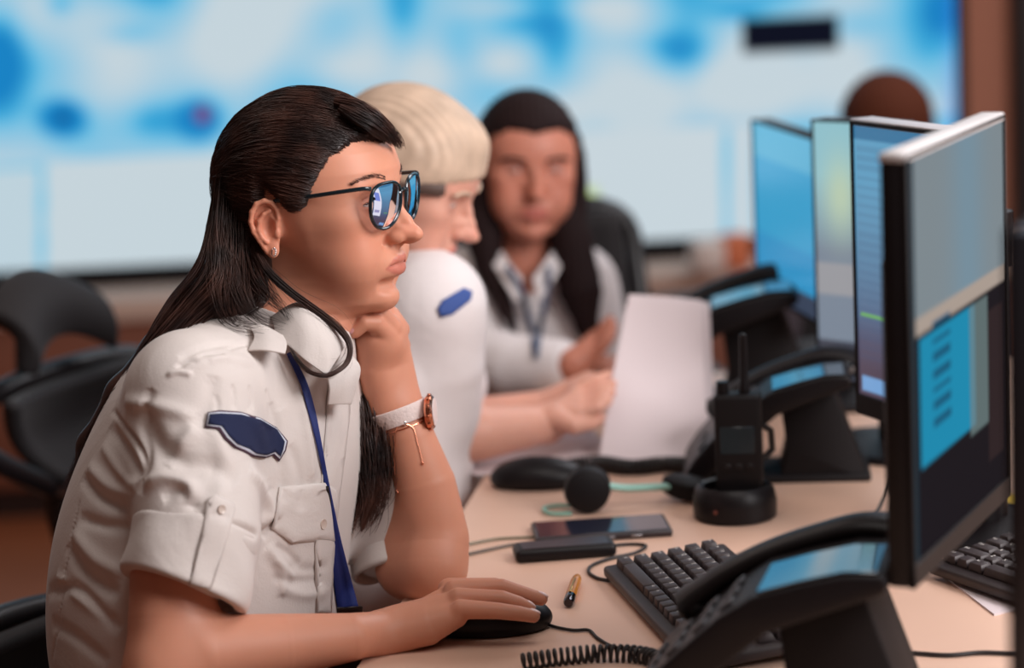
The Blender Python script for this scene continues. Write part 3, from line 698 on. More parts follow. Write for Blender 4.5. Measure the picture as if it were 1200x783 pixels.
# ---------------------------------------------------------------- head (local frame in mm: x forward, y to the person's left, z up, origin between the ear canals)
ZS = [-93, -87, -78, -66, -52, -36, -18, 0, 18, 36, 52, 70, 90]
XF = [58, 69, 75, 77, 81, 83, 82.5, 81.5, 82, 85, 85.5, 79, 64]
XB = [50, 38, 22, 8, -2, -6, -8, -10, -20, -30, -30, -30, -30]
WD = [14, 26, 37, 47, 54, 59, 63.5, 66.5, 67, 67, 66, 63, 57]
def face_core(P):
    x, y, z = P[:, 0], np.abs(P[:, 1]), P[:, 2]
    xf, xb, w = np.interp(z, ZS, XF), np.interp(z, ZS, XB), np.interp(z, ZS, WD)
    xc = xb * .45 + xf * .55 - 12
    L = np.maximum(np.where(x > xc, xf - xc, xc - xb), 8); n = 2.25
    rho = ((np.abs(x - xc) / L) ** n + (y / w) ** n) ** (1 / n)
    d = (rho - 1) * w * .85
    return smax(smax(d, -(z + 90), 14), z - 84, 10)
def head_sdf(Pm, eye_open=2.7, nose=1.0):
    """distance in mm for points in mm"""
    P = Pm.astype(np.float32); A = P.copy(); A[:, 1] = np.abs(A[:, 1])   # mirrored
    d = d_ell(P, (-1, 0, 44), (87, 73, 78))
    d = smin(d, face_core(P), 16)
    d = smin(d, d_ell(A, (56, 47, 6), (20, 15, 15)), 16)             # cheekbone
    d = smin(d, d_ell(A, (55, 38, -30), (24, 20, 26)), 20)            # cheek
    d = smin(d, d_cap(A, (80, 8, 37), (69, 42, 38), 6, 5), 9)         # brow
    d = smax(d, -d_ell(A, (87, 31, 21), (13, 15, 10.5)), 11)           # socket
    d = smin(d, d_ell(P, (76, 0, -41), (15, 27, 20)), 9)              # muzzle
    d = smin(d, d_ell(P, (71, 0, -75), (13, 16, 12)), 12)             # chin
    d = smax(d, -d_cap(A, (88, 0, -61.5), (78, 17, -60), 5, 4), 9)    # fold below the lip
    # eyeball bulge with lids
    e = A - np.float32((67.5, 31.5, 20.5)); r = np.sqrt((e ** 2).sum(1))
    lid = r - 13.6
    yy = e[:, 1]; zc = .6 + .02 * yy * 1.0 - .006 * yy * yy; hh = eye_open * np.clip(1 - (yy / 14.5) ** 2, -1, 1)
    slit = np.abs(e[:, 2] - zc) - hh
    d = smin(d, lid, 5)
    op = np.maximum(np.maximum(np.maximum(slit, r - 17), 10.5 - r), np.abs(yy) - 11.5)
    d = smax(d, -op, 1.2)
    cr = np.maximum(np.abs(e[:, 2] - (zc + hh + 3.6)) - .7, np.maximum(np.abs(yy) - 11, np.maximum(r - 16, 13.0 - r)))
    d = smax(d, -cr, 2.4)
    d = smin(d, r - 11.5, .4)
    # nose
    ns = d_chain(P, [(82, 0, 27), (90, 0, 14), (99.5, 0, 0), (106, 0, -10)], [5.8, 5.6, 5.6, 5.8], 3)
    ns = smin(ns, d_ell(P, (106.5, 0, -13.5), (9.4, 8.0, 7.2)), 5)
    ns = smin(ns, d_cap(P, (104, 0, -18), (89, 0, -22), 4.0, 4.2), 4)
    ns = smin(ns, d_cap(A, (89, 7, -1), (80, 15, -4), 6, 5), 8)
    ns = smin(ns, d_ell(A, (97, 6.5, -11), (9, 6, 7)), 5)
    ns = smin(ns, d_ell(A, (91, 11.2, -15), (9.6, 5.6, 6.4)), 4)
    d = smin(d, ns, 7)
    nos = d_ell(A, (96, 5.6, -22.5), (5.6, 2.6, 3.4))
    d = smax(d, -nos, 2)
    d = smax(d, -d_cap(A, (83, 18.5, -12), (81, 19, -20), 1.2, 1.2), 5)
    # philtrum + lips
    d = smax(d, -d_cap(P, (97, 0, -25), (96.5, 0, -31), 2.0, 2.2), 4)
    up = d_chain(A, [(89.3, 0, -36.6), (88.5, 7, -36.2), (84.5, 15, -39), (79.5, 23.5, -43.3)], [4.0, 4.3, 3.4, 1.4], 1)
    lo = d_chain(A, [(87.5, 0, -47.6), (86, 8, -47.2), (82, 16, -45.6), (79.5, 22.5, -43.8)], [5.0, 4.8, 3.4, 1.4], 1)
    d = smin(d, up, 3.2); d = smin(d, lo, 4.2)
    d = smax(d, -d_chain(A, [(95, 0, -41.6), (91.8, 8, -41.4), (86.5, 17, -42.2), (80, 23.5, -44)], [1.5, 1.4, 1.1, .7]), 1.6)
    # ear
    E = A - np.float32((-6, 70, 4))
    Re = (Matrix.Rotation(math.radians(8), 3, 'Y') @ Matrix.Rotation(math.radians(-22), 3, 'Z')).transposed()
    Q = E @ np.array(Re, np.float32).T * np.float32((1, 1, 1)); Q = Q / .80
    # local: x forward, y outward, z up
    m = (np.abs(Q[:, 0] + 12) < 50) & (np.abs(Q[:, 1]) < 40) & (np.abs(Q[:, 2]) < 60)
    q = Q[m]
    if len(q):
        ed = d_ell(q, (-12, 1, 9), (17, 3.6, 23.5)); ed = smin(ed, d_ell(q, (-7, 1.5, -12), (12, 3.4, 17)), 5)
        ed = smin(ed, d_ell(q, (-2.5, 2.6, -27), (7.6, 3.6, 9)), 4)
        ed = smin(ed, d_cap(q, (-3, -12, 0), (-6, 0, 4), 13, 9), 6)
        ed = smax(ed, -d_ell(q, (-8.5, 8.5, 1), (9, 9.5, 13)), 3)
        ed = smax(ed, -d_ell(q, (-16, 6.5, 16), (9.5, 4.5, 12)), 2.5)
        hx = [(1, 4.5, 3), (2.5, 5.2, 13), (0.5, 5.5, 24), (-6, 5.5, 31.5), (-15, 5.5, 33.5), (-24, 5.5, 29), (-29, 6, 19), (-30, 6.2, 7), (-26, 6, -5), (-19, 5.5, -15), (-13, 4.8, -23), (-9, 4, -29)]
        ed = smin(ed, d_chain(q, hx, [2.0, 2.3, 2.7, 3.1, 3.2, 3.2, 3.2, 3.1, 2.9, 2.7, 2.6, 2.4], 1.5), 2.2)
        ah = [(-8, 4.5, 22), (-15, 5, 17), (-20, 5.8, 8), (-20.5, 6, -2), (-16, 6, -11), (-10, 6, -16.5)]
        ed = smin(ed, d_chain(q, ah, [1.8, 2.4, 2.8, 2.8, 2.7, 2.8], 2), 2.5)
        ed = smin(ed, d_ell(q, (2.2, 5, -5.5), (3.6, 3, 5.5)), 3)
        dm = d[m]; d[m] = smin(dm, ed, 4)
    return d * 0.9
def head_colors(L, skin, lips=(184, 106, 92), flush=.5):
    """albedo from head-local mm coordinates: skin, redder cheeks/nose/ear, lips, brow tone"""
    x, y, z = L[:, 0], np.abs(L[:, 1]), L[:, 2]
    base = np.tile(np.array(lin(skin)), (len(L), 1))
    red = np.array(lin((200, 105, 80)))
    def g(c, r): return np.exp(-(((x - c[0]) / r[0]) ** 2 + ((y - c[1]) / r[1]) ** 2 + ((z - c[2]) / r[2]) ** 2))
    w = flush * (g((60, 45, -12), (30, 22, 20)) * .45 + g((103, 0, -9), (12, 14, 10)) * .7 + g((-12, 80, 4), (26, 14, 34)) * .6)
    base = base * (1 - w[:, None]) + red * w[:, None]
    lid = np.clip(g((78, 34, 21), (10, 17, 9)) * .5, 0, 1)[:, None]
    base = base * (1 - lid) + np.array(lin((150, 88, 74))) * lid
    # lips
    zt = np.interp(y, [0, 6, 14, 22, 26], [-33.6, -32.2, -35.0, -42, -44]); zb = np.interp(y, [0, 8, 16, 22, 26], [-53.2, -52.3, -49.3, -45.5, -44])
    inl = smooth3((zt - z) / 1.6 + .5) * smooth3((z - zb) / 2.2 + .5) * smooth3((x - 74) / 4) * smooth3((25 - y) / 2)
    inl = (inl * .8)[:, None]
    return base * (1 - inl) + np.array(lin(lips)) * inl
# ---------------------------------------------------------------- the woman in the foreground
SK = (205, 142, 116)
def frame(origin, yaw, pitch=0, roll=0, s=1.0):
    """yaw turns the face from +X towards the camera (-Y); pitch>0 lifts the chin"""
    R = Matrix.Rotation(-math.radians(yaw), 4, 'Z') @ Matrix.Rotation(-math.radians(pitch), 4, 'Y') @ Matrix.Rotation(math.radians(roll), 4, 'X')
    return Matrix.Translation(origin) @ R @ Matrix.Scale(s * .001, 4)
HO = at(368, 260, 2.50)
HM = frame(HO, 22, 1, 0, 1.05)
def w2l(M):
    Mi = np.array(M.inverted(), np.float32)
    return lambda P: P @ Mi[:3, :3].T + Mi[:3, 3]
def head_prim(M, **kw):
    s = M.to_scale()[0]; f = w2l(M)
    return lambda P: head_sdf(f(P), **kw) * s
def mat_skin():
    return mat('skin', SK, rough=.48, spec=.35, sss=.18, attr='Col', noise=(28, .06), bump=(900, .12, .0006))
def K(l): return [at(*p) for p in l]
def basis(a):
    a = math.radians(a)
    return Matrix(((math.cos(a), -math.sin(a), 0), (math.sin(a), math.cos(a), 0), (0, 0, 1))).transposed()  # columns: forward, left, up
RTOR = basis(30)
# joints
R_SH, R_EL, R_WR = at(226, 462, 2.365), at(194, 792, 2.29), at(446, 741, 2.376)
L_SH, L_EL, L_WR = at(418, 455, 2.65), at(506, 664, 2.55), at(462, 482, 2.545)
R_FING = dict(
    little=([(540, 714, 2.368), (583, 716, 2.363), (608, 719, 2.363), (625, 722, 2.365)], [.0098, .0082, .0074, .0066]),
    ring=([(537, 701, 2.386), (588, 702, 2.384), (608, 708, 2.384), (619, 713, 2.385)], [.0102, .0086, .0078, .007]),
    middle=([(532, 692, 2.405), (588, 689, 2.402), (615, 697, 2.402), (634, 702, 2.402)], [.0108, .009, .0079, .0068]),
    index=([(526, 690, 2.426), (580, 688, 2.426), (604, 694, 2.426), (622, 699, 2.426)], [.0108, .0092, .008, .007]))
L_FING = [([(458, 384, 2.515), (446, 368, 2.503), (432, 366, 2.497), (423, 375, 2.498)], [.0115, .0100, .0088, .0076]), ([(452, 392, 2.508), (440, 379, 2.494), (427, 378, 2.488), (416, 388, 2.490)], [.0115, .0098, .0086, .0076]),
          ([(464, 384, 2.535), (452, 366, 2.525), (438, 364, 2.520), (428, 372, 2.520)], [.0115, .010, .0088, .0076]), ([(468, 386, 2.555), (458, 369, 2.548), (445, 366, 2.543), (436, 373, 2.543)], [.011, .0095, .0082, .007])]
def arm_ops(f):
    f.chain([R_SH, R_SH.lerp(R_EL, .5), R_SH.lerp(R_EL, .8), R_EL], [.05, .045, .041, .037], .02)
    e2 = at(238, 768, 2.30)
    f.chain([R_EL, e2, at(330, 757, 2.325), at(410, 747, 2.345), R_WR], [.037, .0385, .031, .0235, .0205], .02)
    # wrist to palm
    f.chain([at(444, 738, 2.398), at(500, 722, 2.408), at(524, 702, 2.414)], [.0195, .0185, .013], .012)
    f.chain([at(446, 748, 2.374), at(500, 735, 2.375), at(534, 722, 2.372)], [.0185, .0185, .012], .012)
    f.chain([at(470, 735, 2.387), at(536, 706, 2.392)], [.021, .0125], .01)
    for n, (p, r) in R_FING.items(): f.chain(K(p), r, .0035)
    f.chain(K([(478, 728, 2.42), (520, 722, 2.44), (560, 722, 2.443), (585, 727, 2.44)]), [.016, .013, .0105, .008], .006)   # thumb on the far side
    # left arm
    f.chain([L_SH, L_SH.lerp(L_EL, .5), at(482, 662, 2.575), L_EL], [.047, .042, .039, .034], .02)
    f.chain([L_EL, at(508, 630, 2.56), at(497, 570, 2.555), at(480, 515, 2.55), L_WR], [.033, .0375, .034, .0275, .0245], .02)
    f.chain([at(452, 470, 2.538), at(440, 430, 2.528), at(440, 398, 2.518)], [.021, .021, .020], .014)
    f.chain([at(470, 470, 2.55), at(463, 425, 2.545), at(456, 392, 2.535)], [.0215, .019, .019], .014)
    f.chain([at(448, 400, 2.520), at(452, 380, 2.530)], [.020, .017], .014)
    for p, r in L_FING: f.chain(K(p), r, .0025)
    f.chain(K([(462, 432, 2.56), (468, 405, 2.575), (462, 385, 2.580), (450, 375, 2.575)]), [.015, .012, .010, .008], .006)   # thumb on the far side
    return f
def subject_body():
    f = Field()
    c = np.array(HO); f.add(head_prim(HM), c - .125, c + .14)
    f.chain([HM @ Vector((-28, 0, -5)), HM @ Vector((-30, 0, -60)), at(325, 425, 2.50)], [.056, .053, .056], .03)
    f.chain([HM @ Vector((-2, 0, -45)), at(358, 425, 2.49)], [.038, .04], .03)
    f.ell(at(290, 520, 2.5), (.08, .13, .12), .04, '+', RTOR)
    f.chain([at(325, 432, 2.5), R_SH], [.035, .035], .02); f.chain([at(340, 432, 2.5), L_SH], [.035, .035], .02)
    arm_ops(f)
    me = sdf_mesh('body', f, .00125)
    V = verts_of(me); L = w2l(HM)(V)
    Cc = head_colors(L, SK)
    far = (L[:, 2] < -100) | (np.abs(L[:, 0]) > 130)
    Cc[far] = lin(SK)
    paint(me, Cc)
    return me
SHF = []
def shirt_field():
    f = Field()
    f.ell(at(282, 510, 2.50), (.108, .165, .135), .03, '+', RTOR)
    f.ell(at(252, 610, 2.50), (.125, .16, .17), .05, '+', RTOR)
    f.ell(at(222, 735, 2.50), (.138, .155, .20), .06, '+', RTOR)
    f.chain([at(338, 428, 2.5), at(225, 458, 2.372)], [.046, .056], .03)
    f.chain([at(345, 430, 2.5), at(415, 460, 2.64)], [.044, .054], .03)
    f.chain([at(338, 415, 2.5), at(345, 400, 2.5)], [.066, .061], .02)
    # near sleeve
    f.chain([at(222, 465, 2.368), at(226, 545, 2.35), at(232, 625, 2.325), at(229, 640, 2.320)], [.061, .062, .0605, .056], .022)
    # far sleeve
    f.chain([L_SH, L_SH.lerp(L_EL, .55), at(452, 622, 2.60)], [.06, .056, .052], .02)
    # neck opening
    f.chain([at(338, 430, 2.5), at(352, 355, 2.5)], [.05, .0565], .004, '-')
    return f
# ---------------------------------------------------------------- hair
def strands_mesh(paths, rads, name='strands', side=4):
    """paths: list of (n,3) arrays; rads: (root, tip) or (n,) ; returns V,F"""
    Vs, Fs, base = [], [], 0
    byn = {}
    for p, r in zip(paths, rads): byn.setdefault(len(p), []).append((p, r))
    for n, L in byn.items():
        A = np.stack([l[0] for l in L]); R = np.stack([np.asarray(l[1]) for l in L])          # S,n,3
        T = np.gradient(A, axis=1); T /= np.linalg.norm(T, axis=2, keepdims=True) + 1e-12
        ref = np.array(-fw) * .3 + np.array([.37, -.2, .9]); N = np.cross(T, ref); N /= np.linalg.norm(N, axis=2, keepdims=True) + 1e-12
        Bn = np.cross(T, N); S = A.shape[0]
        th = np.arange(side) * 2 * PI / side
        ring = A[:, :, None, :] + R[:, :, None, None] * (np.cos(th)[None, None, :, None] * N[:, :, None, :] + np.sin(th)[None, None, :, None] * Bn[:, :, None, :])
        Vs.append(ring.reshape(-1, 3))
        id_ = base + np.arange(S * n * side).reshape(S, n, side); nx = np.roll(id_, -1, axis=2)
        Fs.append(np.stack([id_[:, :-1], nx[:, :-1], nx[:, 1:], id_[:, 1:]], -1).reshape(-1, 4)); base += S * n * side
    return np.concatenate(Vs), np.concatenate(Fs)
def join_mesh(name, parts):
    Vs, Fs, b = [], [], 0
    for V, F in parts: Vs.append(V); Fs.append(F + b); b += len(V)
    return mk_mesh(name, np.concatenate(Vs), np.concatenate(Fs))
def mesh_arrays(me):
    V = verts_of(me); n = len(me.polygons); F = np.empty(n * 4, np.int32); me.polygons.foreach_get('vertices', F); return V, F.reshape(-1, 4)
def resample(P, n):
    P = np.array([tuple(p) for p in catmull(P, 12)]); d = np.r_[0, np.cumsum(np.linalg.norm(np.diff(P, axis=0), axis=1))]
    s = np.linspace(0, d[-1], n); return np.stack([np.interp(s, d, P[:, i]) for i in range(3)], 1)
def wig(rs, n, amp, k=2):
    """smooth 3D wander of n steps that starts at 0"""
    t = np.linspace(0, 1, n); o = np.zeros((n, 3))
    for j in range(k): o += np.sin(t[:, None] * (2.5 + 4 * j + rs.rand(3) * 3) * 2 + rs.rand(3) * 6.28) / (1 + j)
    return (o - o[0]) * amp * (t ** .7)[:, None]
def sheet_strands(Lb, Rb, count, rs, Zs, depth, n=40, rad=.00042, t1=(.8, 1.0), wav=.0022, clump=14):
    """strands between two boundary lines given in picture coordinates, Zs the distance along them"""
    L3 = resample(K([(x, y, z) for (x, y), z in zip(Lb, Zs)]), n); R3 = resample(K([(x, y, z) for (x, y), z in zip(Rb, Zs)]), n)
    out = []; rr = []
    cl = rs.rand(clump); cw = [wig(rs, n, wav) for _ in range(clump)]
    for i in range(count):
        c = rs.randint(clump); u = np.clip(cl[c] + rs.normal(0, .055), 0, 1); v = rs.uniform(-1, 1) * math.sqrt(max(0, 1 - (2 * u - 1) ** 2) * .9 + .1)
        t0 = rs.uniform(0, .06); te = rs.uniform(*t1)
        k = np.linspace(t0, te, n) * (n - 1); a = np.floor(k).astype(int).clip(0, n - 2); f = (k - a)[:, None]
        uu = u + (cl[c] - u) * .4 * np.linspace(0, 1, n) ** 2
        Lp = L3[a] * (1 - f) + L3[a + 1] * f; Rp = R3[a] * (1 - f) + R3[a + 1] * f
        P = Lp * (1 - uu[:, None]) + Rp * uu[:, None] + np.array(fw) * (v * np.interp(np.linspace(0, 1, n), np.linspace(0, 1, len(depth)), depth))[:, None] + cw[c] + wig(rs, n, wav * .35)
        out.append(P); rr.append(rad * rs.uniform(.6, 1.2) * (1 - .75 * np.linspace(0, 1, n) ** 3))
    return out, rr
def lock_strands(guide, radii, count, rs, n=36, rad=.0004, wav=.0015, flat=1.0, te_r=(.6, 1.0)):
    G = resample(guide, n); R = np.interp(np.linspace(0, 1, n), np.linspace(0, 1, len(radii)), radii)
    T = np.gradient(G, axis=0); T /= np.linalg.norm(T, axis=1, keepdims=True); N = np.cross(T, np.array(fw)); N /= np.linalg.norm(N, axis=1, keepdims=True) + 1e-9; B = np.cross(T, N)
    out = []; rr = []
    for i in range(count):
        a = rs.uniform(0, 2 * PI); r = math.sqrt(rs.rand()); tw = rs.uniform(-.6, .6) * np.linspace(0, 1, n)
        te = rs.uniform(*te_r); kk = np.linspace(0, te, n) * (n - 1)
        P = G + (N * np.cos(a + tw)[:, None] + B * np.sin(a + tw)[:, None] * flat) * (R * r)[:, None] + wig(rs, n, wav)
        P = np.stack([np.interp(kk, np.arange(n), P[:, q]) for q in range(3)], 1)
        out.append(P); rr.append(rad * rs.uniform(.6, 1.2) * (1 - .75 * np.linspace(0, 1, n) ** 3))
    return out, rr
HLP = [0, 11, 31, 46, 57, 64, 67, 74, 82, 89, 99, 106, 114, 180]
HLZ = [70, 74, 74, 59, 39, 24, 8, 4, 7, 22, 37, 30, -75, -80]
def cap_sdf(P, thick=9.5):
    """hair volume over the scalp, local mm"""
    x, y, z = P[:, 0], np.abs(P[:, 1]), P[:, 2]
    d = d_ell(P, (-2, 0, 44), (87 + thick, 73 + thick * .75, 78 + thick))
    d = smin(d, d_ell(P, (-28, 0, -5), (62, 58, 80)), 20)
    phi = np.degrees(np.arctan2(y, x)); zh = np.interp(phi, HLP, HLZ)
    d = d + (1 - smooth3((z - zh) / np.where(phi < 45, 15, 26))) * thick * 1.0 * (phi < 104)
    return d, (zh - z)
def hair_dark_mat():
    M = mat('dark_brown_hair', (48, 28, 25), rough=.40, spec=.42, sheen=.0)
    nt = M.node_tree; b = nt.nodes['Principled BSDF']; tc = nt.nodes.new('ShaderNodeTexCoord')
    n = nt.nodes.new('ShaderNodeTexNoise'); n.inputs['Scale'].default_value = 30; nt.links.new(tc.outputs['Object'], n.inputs['Vector'])
    r = nt.nodes.new('ShaderNodeValToRGB'); r.color_ramp.elements[0].position = .35; r.color_ramp.elements[1].position = .7
    r.color_ramp.elements[0].color = lin((30, 17, 16)) + (1,); r.color_ramp.elements[1].color = lin((78, 48, 39)) + (1,)
    nt.links.new(n.outputs['Fac'], r.inputs[0]); nt.links.new(r.outputs[0], b.inputs['Base Color'])
    return M
def scalp_radius(f, D, c0):
    lo = np.full(len(D), 40.0); hi = np.full(len(D), 170.0)
    for _ in range(18):
        md = (lo + hi) / 2; v = f((c0 + D * md[:, None]).astype(np.float32)); lo = np.where(v < 0, md, lo); hi = np.where(v < 0, hi, md)
    return (lo + hi) / 2
BACK_L = [(254, 190), (247, 250), (236, 305), (200, 356), (160, 418), (124, 478), (96, 538), (80, 580)]
BACK_R = [(284, 215), (284, 290), (314, 346), (278, 376), (222, 408), (170, 448), (122, 505), (84, 574)]
BACK_Z = [2.49, 2.485, 2.46, 2.45, 2.44, 2.45, 2.46, 2.47]
def subject_hair(parent):
    rs = np.random.RandomState(11); f = Field(); loc = w2l(HM); s = HM.to_scale()[0]; c = np.array(HO)
    def cap(P):
        d, cut = cap_sdf(loc(P), 9.0); return smax(d, (cut + 8) * .7, 5) * s
    f.add(cap, c - .13, c + .15, .01)
    for k in range(len(BACK_L) - 1):
        a = [((BACK_L[j][0] + BACK_R[j][0]) / 2, (BACK_L[j][1] + BACK_R[j][1]) / 2, BACK_Z[j] + .012) for j in (k, k + 1)]
        w = [math.hypot(BACK_L[j][0] - BACK_R[j][0], BACK_L[j][1] - BACK_R[j][1]) / 2 / 1160 * .80 for j in (k, k + 1)]
        f.cap(at(*a[0]), at(*a[1]), max(w[0], .003), max(w[1], .002), .012)
    farp = K([(405, 430, 2.56), (421, 470, 2.542), (429, 530, 2.535), (432, 585, 2.532), (424, 622, 2.53)])
    f.chain(farp, [.009, .012, .013, .010, .002], .01)
    parts = [mesh_arrays(sdf_mesh('hair', f, .0026))]
    # scalp strands from the hairline back to the clip
    c0 = np.array([-2, 0, 30.0]); capf = lambda P: cap_sdf(P, 9.5)[0]; skull = lambda P: cap_sdf(P, 1.5)[0]
    G = np.array([-84, -4, 14.0]); Gd = G / np.linalg.norm(G)
    roots = []
    for i in range(3600):
        sgn = -1 if rs.rand() < .66 else 1
        if rs.rand() < .5:
            ph = rs.uniform(0, 100); z = np.interp(ph, HLP, HLZ) + rs.uniform(-2.5, 5)
        else:
            ph = rs.uniform(0, 110); z0 = np.interp(ph, HLP, HLZ); z = z0 + rs.rand() * (118 - z0)
        z -= 5 if ph < 60 else 1.5
        a = math.radians(ph) * sgn
        rxy = 80 * math.sqrt(max(.02, 1 - ((z - 44) / 85) ** 2))
        roots.append((rxy * math.cos(a) - 2, rxy * math.sin(a), z, ph))
    D0 = np.array([r[:3] for r in roots]) - c0; D0 /= np.linalg.norm(D0, axis=1, keepdims=True)
    n = 30; t = np.linspace(0, 1, n); paths = []
    allD = []
    for i, d0 in enumerate(D0):
        g = G - c0 + np.array([rs.normal(0, 6), rs.normal(0, 10), rs.normal(0, 9)]); g /= np.linalg.norm(g)
        om = math.acos(np.clip(d0 @ g, -1, 1)); so = math.sin(om) + 1e-6
        S = (np.sin((1 - t) * om) / so)[:, None] * d0 + (np.sin(t * om) / so)[:, None] * g
        up = np.array([-.1, 0, 1.0]); lift = .20 * np.sin(PI * t) * min(om, 1.6)
        if d0[2] < .1: lift *= .8
        S = S + up * lift[:, None]; S /= np.linalg.norm(S, axis=1, keepdims=True); allD.append(S)
    AD = np.concatenate(allD); r1 = scalp_radius(capf, AD, c0).reshape(-1, n); r0_ = scalp_radius(skull, AD, c0).reshape(-1, n)
    M = np.array(HM); pr = []
    jl = rs.uniform(-1.0, 1.6, 60)
    for i in range(len(D0)):
        rise = smooth3(t / .10 + rs.uniform(.0, .35)); off = jl[rs.randint(60)] + rs.uniform(-.8, .8)
        R = r0_[i] * (1 - rise) + (r1[i] + off) * rise
        L = c0 + allD[i] * R[:, None] + wig(rs, n, 1.3)
        paths.append(L @ M[:3, :3].T + M[:3, 3]); pr.append(.00036 * rs.uniform(.6, 1.2) * (1 - .4 * t ** 3) * np.clip(t / .05 + .35, 0, 1))
    parts.append(strands_mesh(paths, pr))
    # hair below the clip
    for args in ((BACK_L, BACK_R, 1300, BACK_Z, [.03, .035, .03, .028, .024, .020, .012, .004], 14), (BACK_L, BACK_R, 420, BACK_Z, [.036, .042, .036, .033, .028, .024, .016, .008], 30)):
        P, R = sheet_strands(args[0], args[1], args[2], rs, args[3], args[4], wav=.0035, clump=args[5]); parts.append(strands_mesh(P, R))
    # locks from behind the ear onto the shoulder
    for g, r, k in (([(284, 268, 2.462), (291, 302, 2.455), (306, 335, 2.43), (330, 362, 2.415), (343, 380, 2.41)], [.010, .012, .012, .008, .002], 90),
                    ([(276, 240, 2.465), (276, 300, 2.45), (283, 345, 2.42), (300, 372, 2.41), (332, 384, 2.405)], [.014, .016, .014, .009, .003], 100),
                    ([(264, 250, 2.465), (262, 310, 2.445), (262, 350, 2.425), (275, 378, 2.40), (312, 386, 2.385)], [.014, .018, .016, .010, .003], 100)):
        P, R = lock_strands(K(g), r, k, rs, wav=.002); parts.append(strands_mesh(P, R))
    # the thin lock that loops under the chin
    g = K([(298, 290, 2.45), (314, 318, 2.43), (340, 342, 2.42), (368, 362, 2.418), (394, 382, 2.416), (409, 402, 2.412), (408, 422, 2.408), (395, 435, 2.400), (379, 440, 2.388), (360, 434, 2.385), (347, 420, 2.388), (338, 404, 2.39)])
    P, R = lock_strands(g, [.005, .0042, .0042, .0038, .0034, .003, .0026, .0024, .002, .0014, .001], 110, rs, n=60, wav=.0006, te_r=(.94, 1.0)); parts.append(strands_mesh(P, R))
    P, R = lock_strands(g[:9], [.006, .006, .005, .005, .005, .006, .007], 14, rs, n=50, rad=.0002, wav=.004); parts.append(strands_mesh(P, R))
    # the lock that sweeps over the forehead from the parting
    for g, k in (([(392, 118, 2.43), (414, 124, 2.428), (436, 137, 2.430), (454, 153, 2.444), (467, 168, 2.457), (472, 183, 2.466)], 260), ([(398, 126, 2.42), (418, 136, 2.418), (438, 147, 2.424), (455, 161, 2.444), (467, 175, 2.458)], 200)):
        P, R = lock_strands(K(g), [.004, .008, .0085, .0075, .005, .0015], k, rs, wav=.0012, te_r=(.72, .92)); parts.append(strands_mesh(P, R))
    # the part hanging on the far side
    for dx, k in ((0, 420), (-9, 200), (8, 200)):
        P, R = lock_strands([p + RT * (dx / 1100) for p in farp], [.020, .024, .025, .020, .006], k, rs, rad=.0006, wav=.004, flat=.8); parts.append(strands_mesh(P, R))
    # loose ends at the tip and around the crown
    fl, fr = [], []
    for k in range(90):
        j = rs.uniform(.35, 1.0); a = rs.rand(); i0 = j * 7; q = int(min(i0, 6)); ff = i0 - q
        p0 = np.array(BACK_L[q]) * (1 - ff) + np.array(BACK_L[q + 1]) * ff; z = np.interp(i0, range(8), BACK_Z)
        x, y = p0 + rs.uniform(-2, 8, 2); dxy = np.array([-.45, .85]) + rs.normal(0, .22, 2); ln = rs.uniform(15, 55)
        fl.append(resample(K([(x, y, z - .02), (x + dxy[0] * ln * .5 + rs.normal(0, 2), y + dxy[1] * ln * .5, z - .02), (x + dxy[0] * ln, y + dxy[1] * ln + rs.normal(0, 3), z - .02)]), 16)); fr.append(np.linspace(.00022, .00006, 16))
    parts.append(strands_mesh(fl, fr))
    me = join_mesh('hair', parts)
    return link('hair', me, hair_dark_mat(), parent)
# ---------------------------------------------------------------- clothing of the woman in the foreground
from mathutils.geometry import delaunay_2d_cdt
M_SHIRT = mat('shirt_cotton', (214, 206, 202), rough=.85, spec=.15, noise=(9, .03), bump=(420, .22, .0012), sheen=.15)
def shirt_mat2():
    """cotton with soft small wrinkles"""
    nt = M_SHIRT.node_tree; b = nt.nodes['Principled BSDF']
    tc = nt.nodes.new('ShaderNodeTexCoord'); w = nt.nodes.new('ShaderNodeTexNoise'); w.inputs['Scale'].default_value = 11; w.inputs['Detail'].default_value = 3; w.inputs['Distortion'].default_value = 1.4
    nt.links.new(tc.outputs['Object'], w.inputs['Vector'])
    bp = nt.nodes.new('ShaderNodeBump'); bp.inputs['Strength'].default_value = .22; bp.inputs['Distance'].default_value = .012
    old = [l for l in nt.links if l.to_node == b and l.to_socket.name == 'Normal'][0].from_node
    nt.links.new(w.outputs['Fac'], bp.inputs['Height']); nt.links.new(bp.outputs[0], old.inputs['Normal'])
shirt_mat2()
def crease(V, N, bv, path, width, amp, n=6):
    """push the cloth in or out along a path given in picture coordinates that lies on its surface"""
    q2 = catmull([(p[0], p[1], 0) for p in path], 12); pts = []
    for p in q2:
        h = hit(bv, p.x, p.y)[0]
        if h is not None and (not pts or (h - pts[-1]).length < .022): pts.append(h)
    if len(pts) < 6: return
    C = np.array([tuple(p) for p in pts])
    for _ in range(12): C[1:-1] = C[1:-1] * .5 + (C[:-2] + C[2:]) * .25
    C = np.concatenate([C[:-1] * (1 - t) + C[1:] * t for t in (0, .34, .67)] ) if False else C
    w = width / 1180.0; a = amp * 1.25 / 1000.0
    lo, hi = C.min(0) - w * 2.2, C.max(0) + w * 2.2
    i = np.nonzero(((V > lo) & (V < hi)).all(1))[0]
    if not len(i): return
    D = np.linalg.norm(V[i][:, None] - C[None], axis=2); k = D.argmin(1); d = D[np.arange(len(i)), k]
    t = k / (len(C) - 1); env = np.clip(np.minimum(t, 1 - t) * 5, 0, 1) ** .6
    V[i] += N[i] * (a * env * np.exp(-(d / w) ** 2 * 1.6))[:, None]
